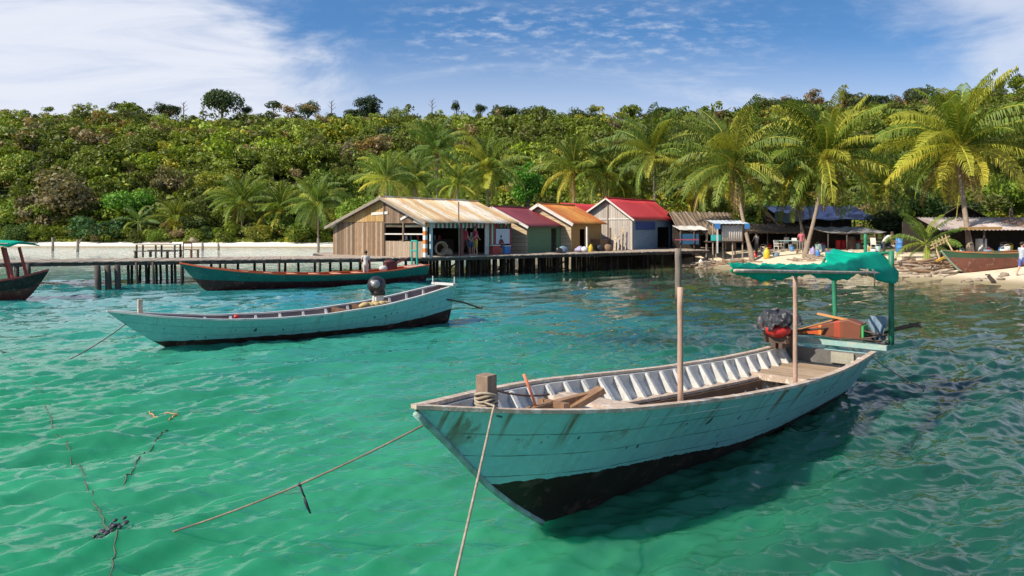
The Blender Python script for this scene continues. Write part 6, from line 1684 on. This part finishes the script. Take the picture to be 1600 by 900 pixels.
# ---- coconut palms
def frond_arrays(rr, az, e0, L, droop, tone, twist=0.0, npair=44, lw=.040):
    """one feather leaf: arching midrib with two rows of drooping leaflets"""
    n = 14; pts = []; p = np.zeros(3); e = e0
    bend = rr.uniform(-.5, .5)
    for i in range(n + 1):
        pts.append(p.copy()); f = i / n
        h = np.array([math.cos(az + bend * f), math.sin(az + bend * f), 0.0])
        e = e0 - droop * f ** 1.15
        p = p + (h * math.cos(e) + np.array([0, 0, math.sin(e)])) * L / n
    pts = np.array(pts); Q = []; C = []
    side0 = np.array([-math.sin(az), math.cos(az), 0.0])
    for i in range(npair):
        f = .13 + .87 * (i + rr.rand() * .5) / npair; x = f * n; k = min(n - 1, int(x)); q = pts[k] + (pts[k + 1] - pts[k]) * (x - k)
        d = pts[k + 1] - pts[k]; d /= np.linalg.norm(d)
        up = np.cross(side0, d); up = up if up[2] > 0 else -up
        ll = L * .222 * (math.sin(PI * min(1, .16 + .80 * f)) ** .7) * (.85 + .3 * rr.rand())
        for sg in (-1, 1):
            if rr.rand() < .12: continue
            sd = side0 * sg * math.cos(twist) + up * sg * math.sin(twist)
            v = sd * .78 + d * .55 + up * (.22 - .1 * rr.rand()); v /= np.linalg.norm(v)
            hang = .9 + 1.6 * rr.rand() ** 1.4
            v2 = v * .75 + np.array([0, 0, -hang]); v2 /= np.linalg.norm(v2)
            m_ = q + v * ll * .48; t_ = m_ + v2 * ll * .55
            w = d * lw * L / 4.5
            Q.append([q - w * .6, q + w * .6, m_ + w, m_ - w]); Q.append([m_ - w, m_ + w, t_ + w * .15, t_ - w * .15])
            c = tone * (.8 + .4 * rr.rand()); C.append(c); C.append(c * 1.05)
    # midrib
    for k in range(n):
        r0, r1 = .062 * (1 - k / n) + .014, .062 * (1 - (k + 1) / n) + .014
        for ax in (side0, np.array([0, 0, 1.0])):
            Q.append([pts[k] - ax * r0, pts[k] + ax * r0, pts[k + 1] + ax * r1, pts[k + 1] - ax * r1]); C.append(np.array([.50, .47, .10]))
    return Q, C
def palm_crown(name, seed, nf=24, L=4.6, dead=2, yellow=.5):
    rr = np.random.RandomState(seed); Q, C = [], []
    for k in range(nf):
        f = k / nf; az = k * 2.39996 + rr.uniform(-.25, .25)
        e0 = R(86) - R(118) * f ** 1.15 + rr.uniform(-.12, .12)
        droop = R(35) + R(60) * rr.rand() + R(12) * f
        tone = np.array([.125, .185, .030]) * (1 - .2 * (1 - f)) if rr.rand() > yellow else np.array([.29, .30, .040])
        if f > .72 and rr.rand() < yellow: tone = np.array([.40, .36, .05])
        q, c = frond_arrays(rr, az, e0, L * (.78 + .28 * math.sin(PI * min(1, .25 + f * .8))) * rr.uniform(.86, 1.1), droop, tone * rr.uniform(.75, 1.2), rr.uniform(-.6, .6))
        Q += q; C += c
    for k in range(dead + 1):
        q, c = frond_arrays(rr, rr.rand() * 6.28, R(-40 - 25 * rr.rand()), L * rr.uniform(.5, .8), R(40), np.array([.22, .14, .065]) * rr.uniform(.7, 1.3), .6)
        Q += q; C += c
    Q = np.array(Q, np.float32); C = np.array(C, np.float32)
    return np_mesh(name, Q.reshape(-1, 3), np.arange(len(Q) * 4).reshape(-1, 4), M_FROND, np.repeat(C, 4, 0))
PC = [palm_crown('palm_crown_a', 1, 38, 4.9, 2, .30), palm_crown('palm_crown_b', 2, 40, 4.9, 3, .34), palm_crown('palm_crown_c', 5, 34, 4.8, 1, .22), palm_crown('palm_crown_d', 8, 30, 4.8, 1, .28), palm_crown('palm_crown_young', 9, 13, 4.6, 0, .2), palm_crown('palm_crown_e', 14, 42, 5.0, 4, .34), palm_crown('palm_crown_f', 23, 34, 4.7, 2, .20)]
cocs = MB()
for k in range(8): cocs.ball((.24 * math.cos(k * .8), .24 * math.sin(k * .8), -.22 - .12 * (k % 3)), .13, 8, 6)
M_COCO = paint('green_coconut', (.22, .20, .04), (.25, .13, .03), 4, .5, .05)
def palm(label, px, py, Y, rpx, crown, base=None, tint=(1, 1, 1), group=None, coco=True, rot=0.0, tr_r=.15, tilt=(0, 0)):
    c = at(px, py, Y); L = rpx * Y / F / 4.3
    bx, by = (base if base else (px, Y))
    b_ = ongr(bx, by)
    o = thing('coconut_palm', label, 'palm tree', b_, 0, group)
    dlt = c - b_
    mid = Vector((dlt.x * .62, dlt.y * .62, dlt.z * .45))
    pts = []; n = 10
    for i in range(n + 1):
        t_ = i / n; pts.append(Vector((0, 0, -.4 * (1 - t_))) * (1 if i == 0 else 0) + mid * (2 * t_ * (1 - t_)) + dlt * t_ * t_)
    mb = MB(); mb.tube(pts, [tr_r * (1.55 - .65 * min(1, i / 2.0) - .15 * i / n) for i in range(n + 1)], 9); mb.build('trunk', M_PALMB, o, smooth=True)
    cr = bpy.data.objects.new('crown', crown); COL.objects.link(cr); cr.parent = o; cr.location = dlt; cr.scale = (L, L, L); cr.rotation_euler = (tilt[0], tilt[1], rot); cr.color = (*tint, 1)
    if coco:
        ck = cocs.build('coconuts', M_COCO, o, smooth=True); ck.location = dlt; ck.scale = (1.1,) * 3
    return o
palm('tall coconut palm leaning over the stilt hut with yellowish drooping fronds', 1147, 262, 55.0, 104, PC[0], (1177, 50.5), (1, 1, 1), None, True, .3)
palm('broad headed coconut palm on a curved pale trunk before the tarpaulin shelter', 1290, 250, 53.5, 112, PC[1], (1256, 49.8), (1.1, 1.1, 1), None, True, 1.2)
b_p = palm('tallest coconut palm with bright yellow green fronds and a hanging dead frond', 1497, 234, 47.0, 116, PC[5], (1518, 43.2), (1.15, 1.15, 1), None, True, 3.9, .17)
rr = np.random.RandomState(4)
q, c = frond_arrays(rr, R(200), R(-70), 2.5, R(10), np.array([.30, .17, .08]), .9); q = np.array(q, np.float32)
cr = bpy.data.objects.new('dead_frond', np_mesh('dead_frond', q.reshape(-1, 3), np.arange(len(q) * 4).reshape(-1, 4), M_FROND, np.repeat(np.array(c, np.float32), 4, 0))); COL.objects.link(cr); cr.parent = b_p; cr.location = Vector(at(1503, 290, 46.8)) - b_p.location
palm('coconut palm at the picture edge with fronds reaching over the tin shack', 1632, 238, 48.0, 104, PC[6], (1640, 45.0), (1.1, 1.05, 1), None, True, 2.0)
palm('young stemless palm among the driftwood', 1447, 382, 43.0, 62, PC[4], (1448, 43.0), (.75, .9, .9), None, False, .5, .10)
palm('slender dark stemmed palm between the leaning and the broad headed palm', 1242, 300, 56.0, 70, PC[3], (1262, 53.0), (.7, .8, .8), None, False, 2.2, .11)
palm('coconut palm behind the red roof with a tall spear frond', 1022, 243, 68, 82, PC[6], (1025, 66), (.85, .95, 1), None, True, .9)
palm('coconut palm with upright fronds behind the orange roof', 897, 268, 72, 72, PC[3], None, (1.15, 1.1, 1), None, True, 1.9)
palm('coconut palm close beside the one behind the orange roof', 948, 275, 72, 66, PC[6], None, (1.0, 1.05, 1), None, True, 4.1)
palm('coconut palm behind the ridge of the striped roof', 762, 270, 80, 64, PC[0], None, (1.1, 1.1, 1), None, True, 2.9)
palm('tall coconut palm higher on the slope above the striped roof', 683, 238, 96, 56, PC[2], None, (.8, .95, 1.1), None, True, .1)
palm('coconut palm with bleached fronds behind the striped roof peak', 603, 282, 84, 55, PC[3], None, (1.2, 1.2, 1.3), None, True, 5.0)
palm('coconut palm hidden between the striped roof palms', 648, 285, 88, 50, PC[0], None, (.95, 1, 1), None, True, 3.3)
palm('coconut palm near the brown plank wall', 497, 322, 106, 52, PC[2], (497, 106), (.9, 1, 1), None, True, 1.0)
palm('coconut palm in the middle of the grove behind the far beach', 440, 330, 113, 54, PC[3], None, (1.1, 1.1, 1), None, False, 2.4)
palm('coconut palm beside the yellow green tree of the grove', 378, 318, 114, 55, PC[6], None, (1.1, 1.15, 1), None, True, 4.4)
palm('yellowish coconut palm of the grove near the wooden chair', 275, 345, 114, 42, PC[3], None, (1.2, 1.1, .8), None, False, 3.0)
palm('short palm with bluish fronds beside the dark bush', 216, 348, 114, 36, PC[4], None, (.8, 1, 1.4), None, False, 1.6)
palm('coconut palm between the thatched shack and the leaning palm', 1100, 285, 64, 70, PC[5], None, (1.0, 1.0, .9), None, False, 5.2)
palm('coconut palm in the gap behind broad headed and tallest palms', 1385, 290, 60, 75, PC[2], None, (.85, .9, .8), None, False, 2.7)
palm('dim coconut palm behind the red roofed hut gable', 985, 300, 74, 55, PC[1], None, (.8, .9, .8), None, False, 3.6)
palm('small palm rising above the maroon roof', 715, 290, 78, 46, PC[3], None, (1, 1.05, .9), None, False, .7)
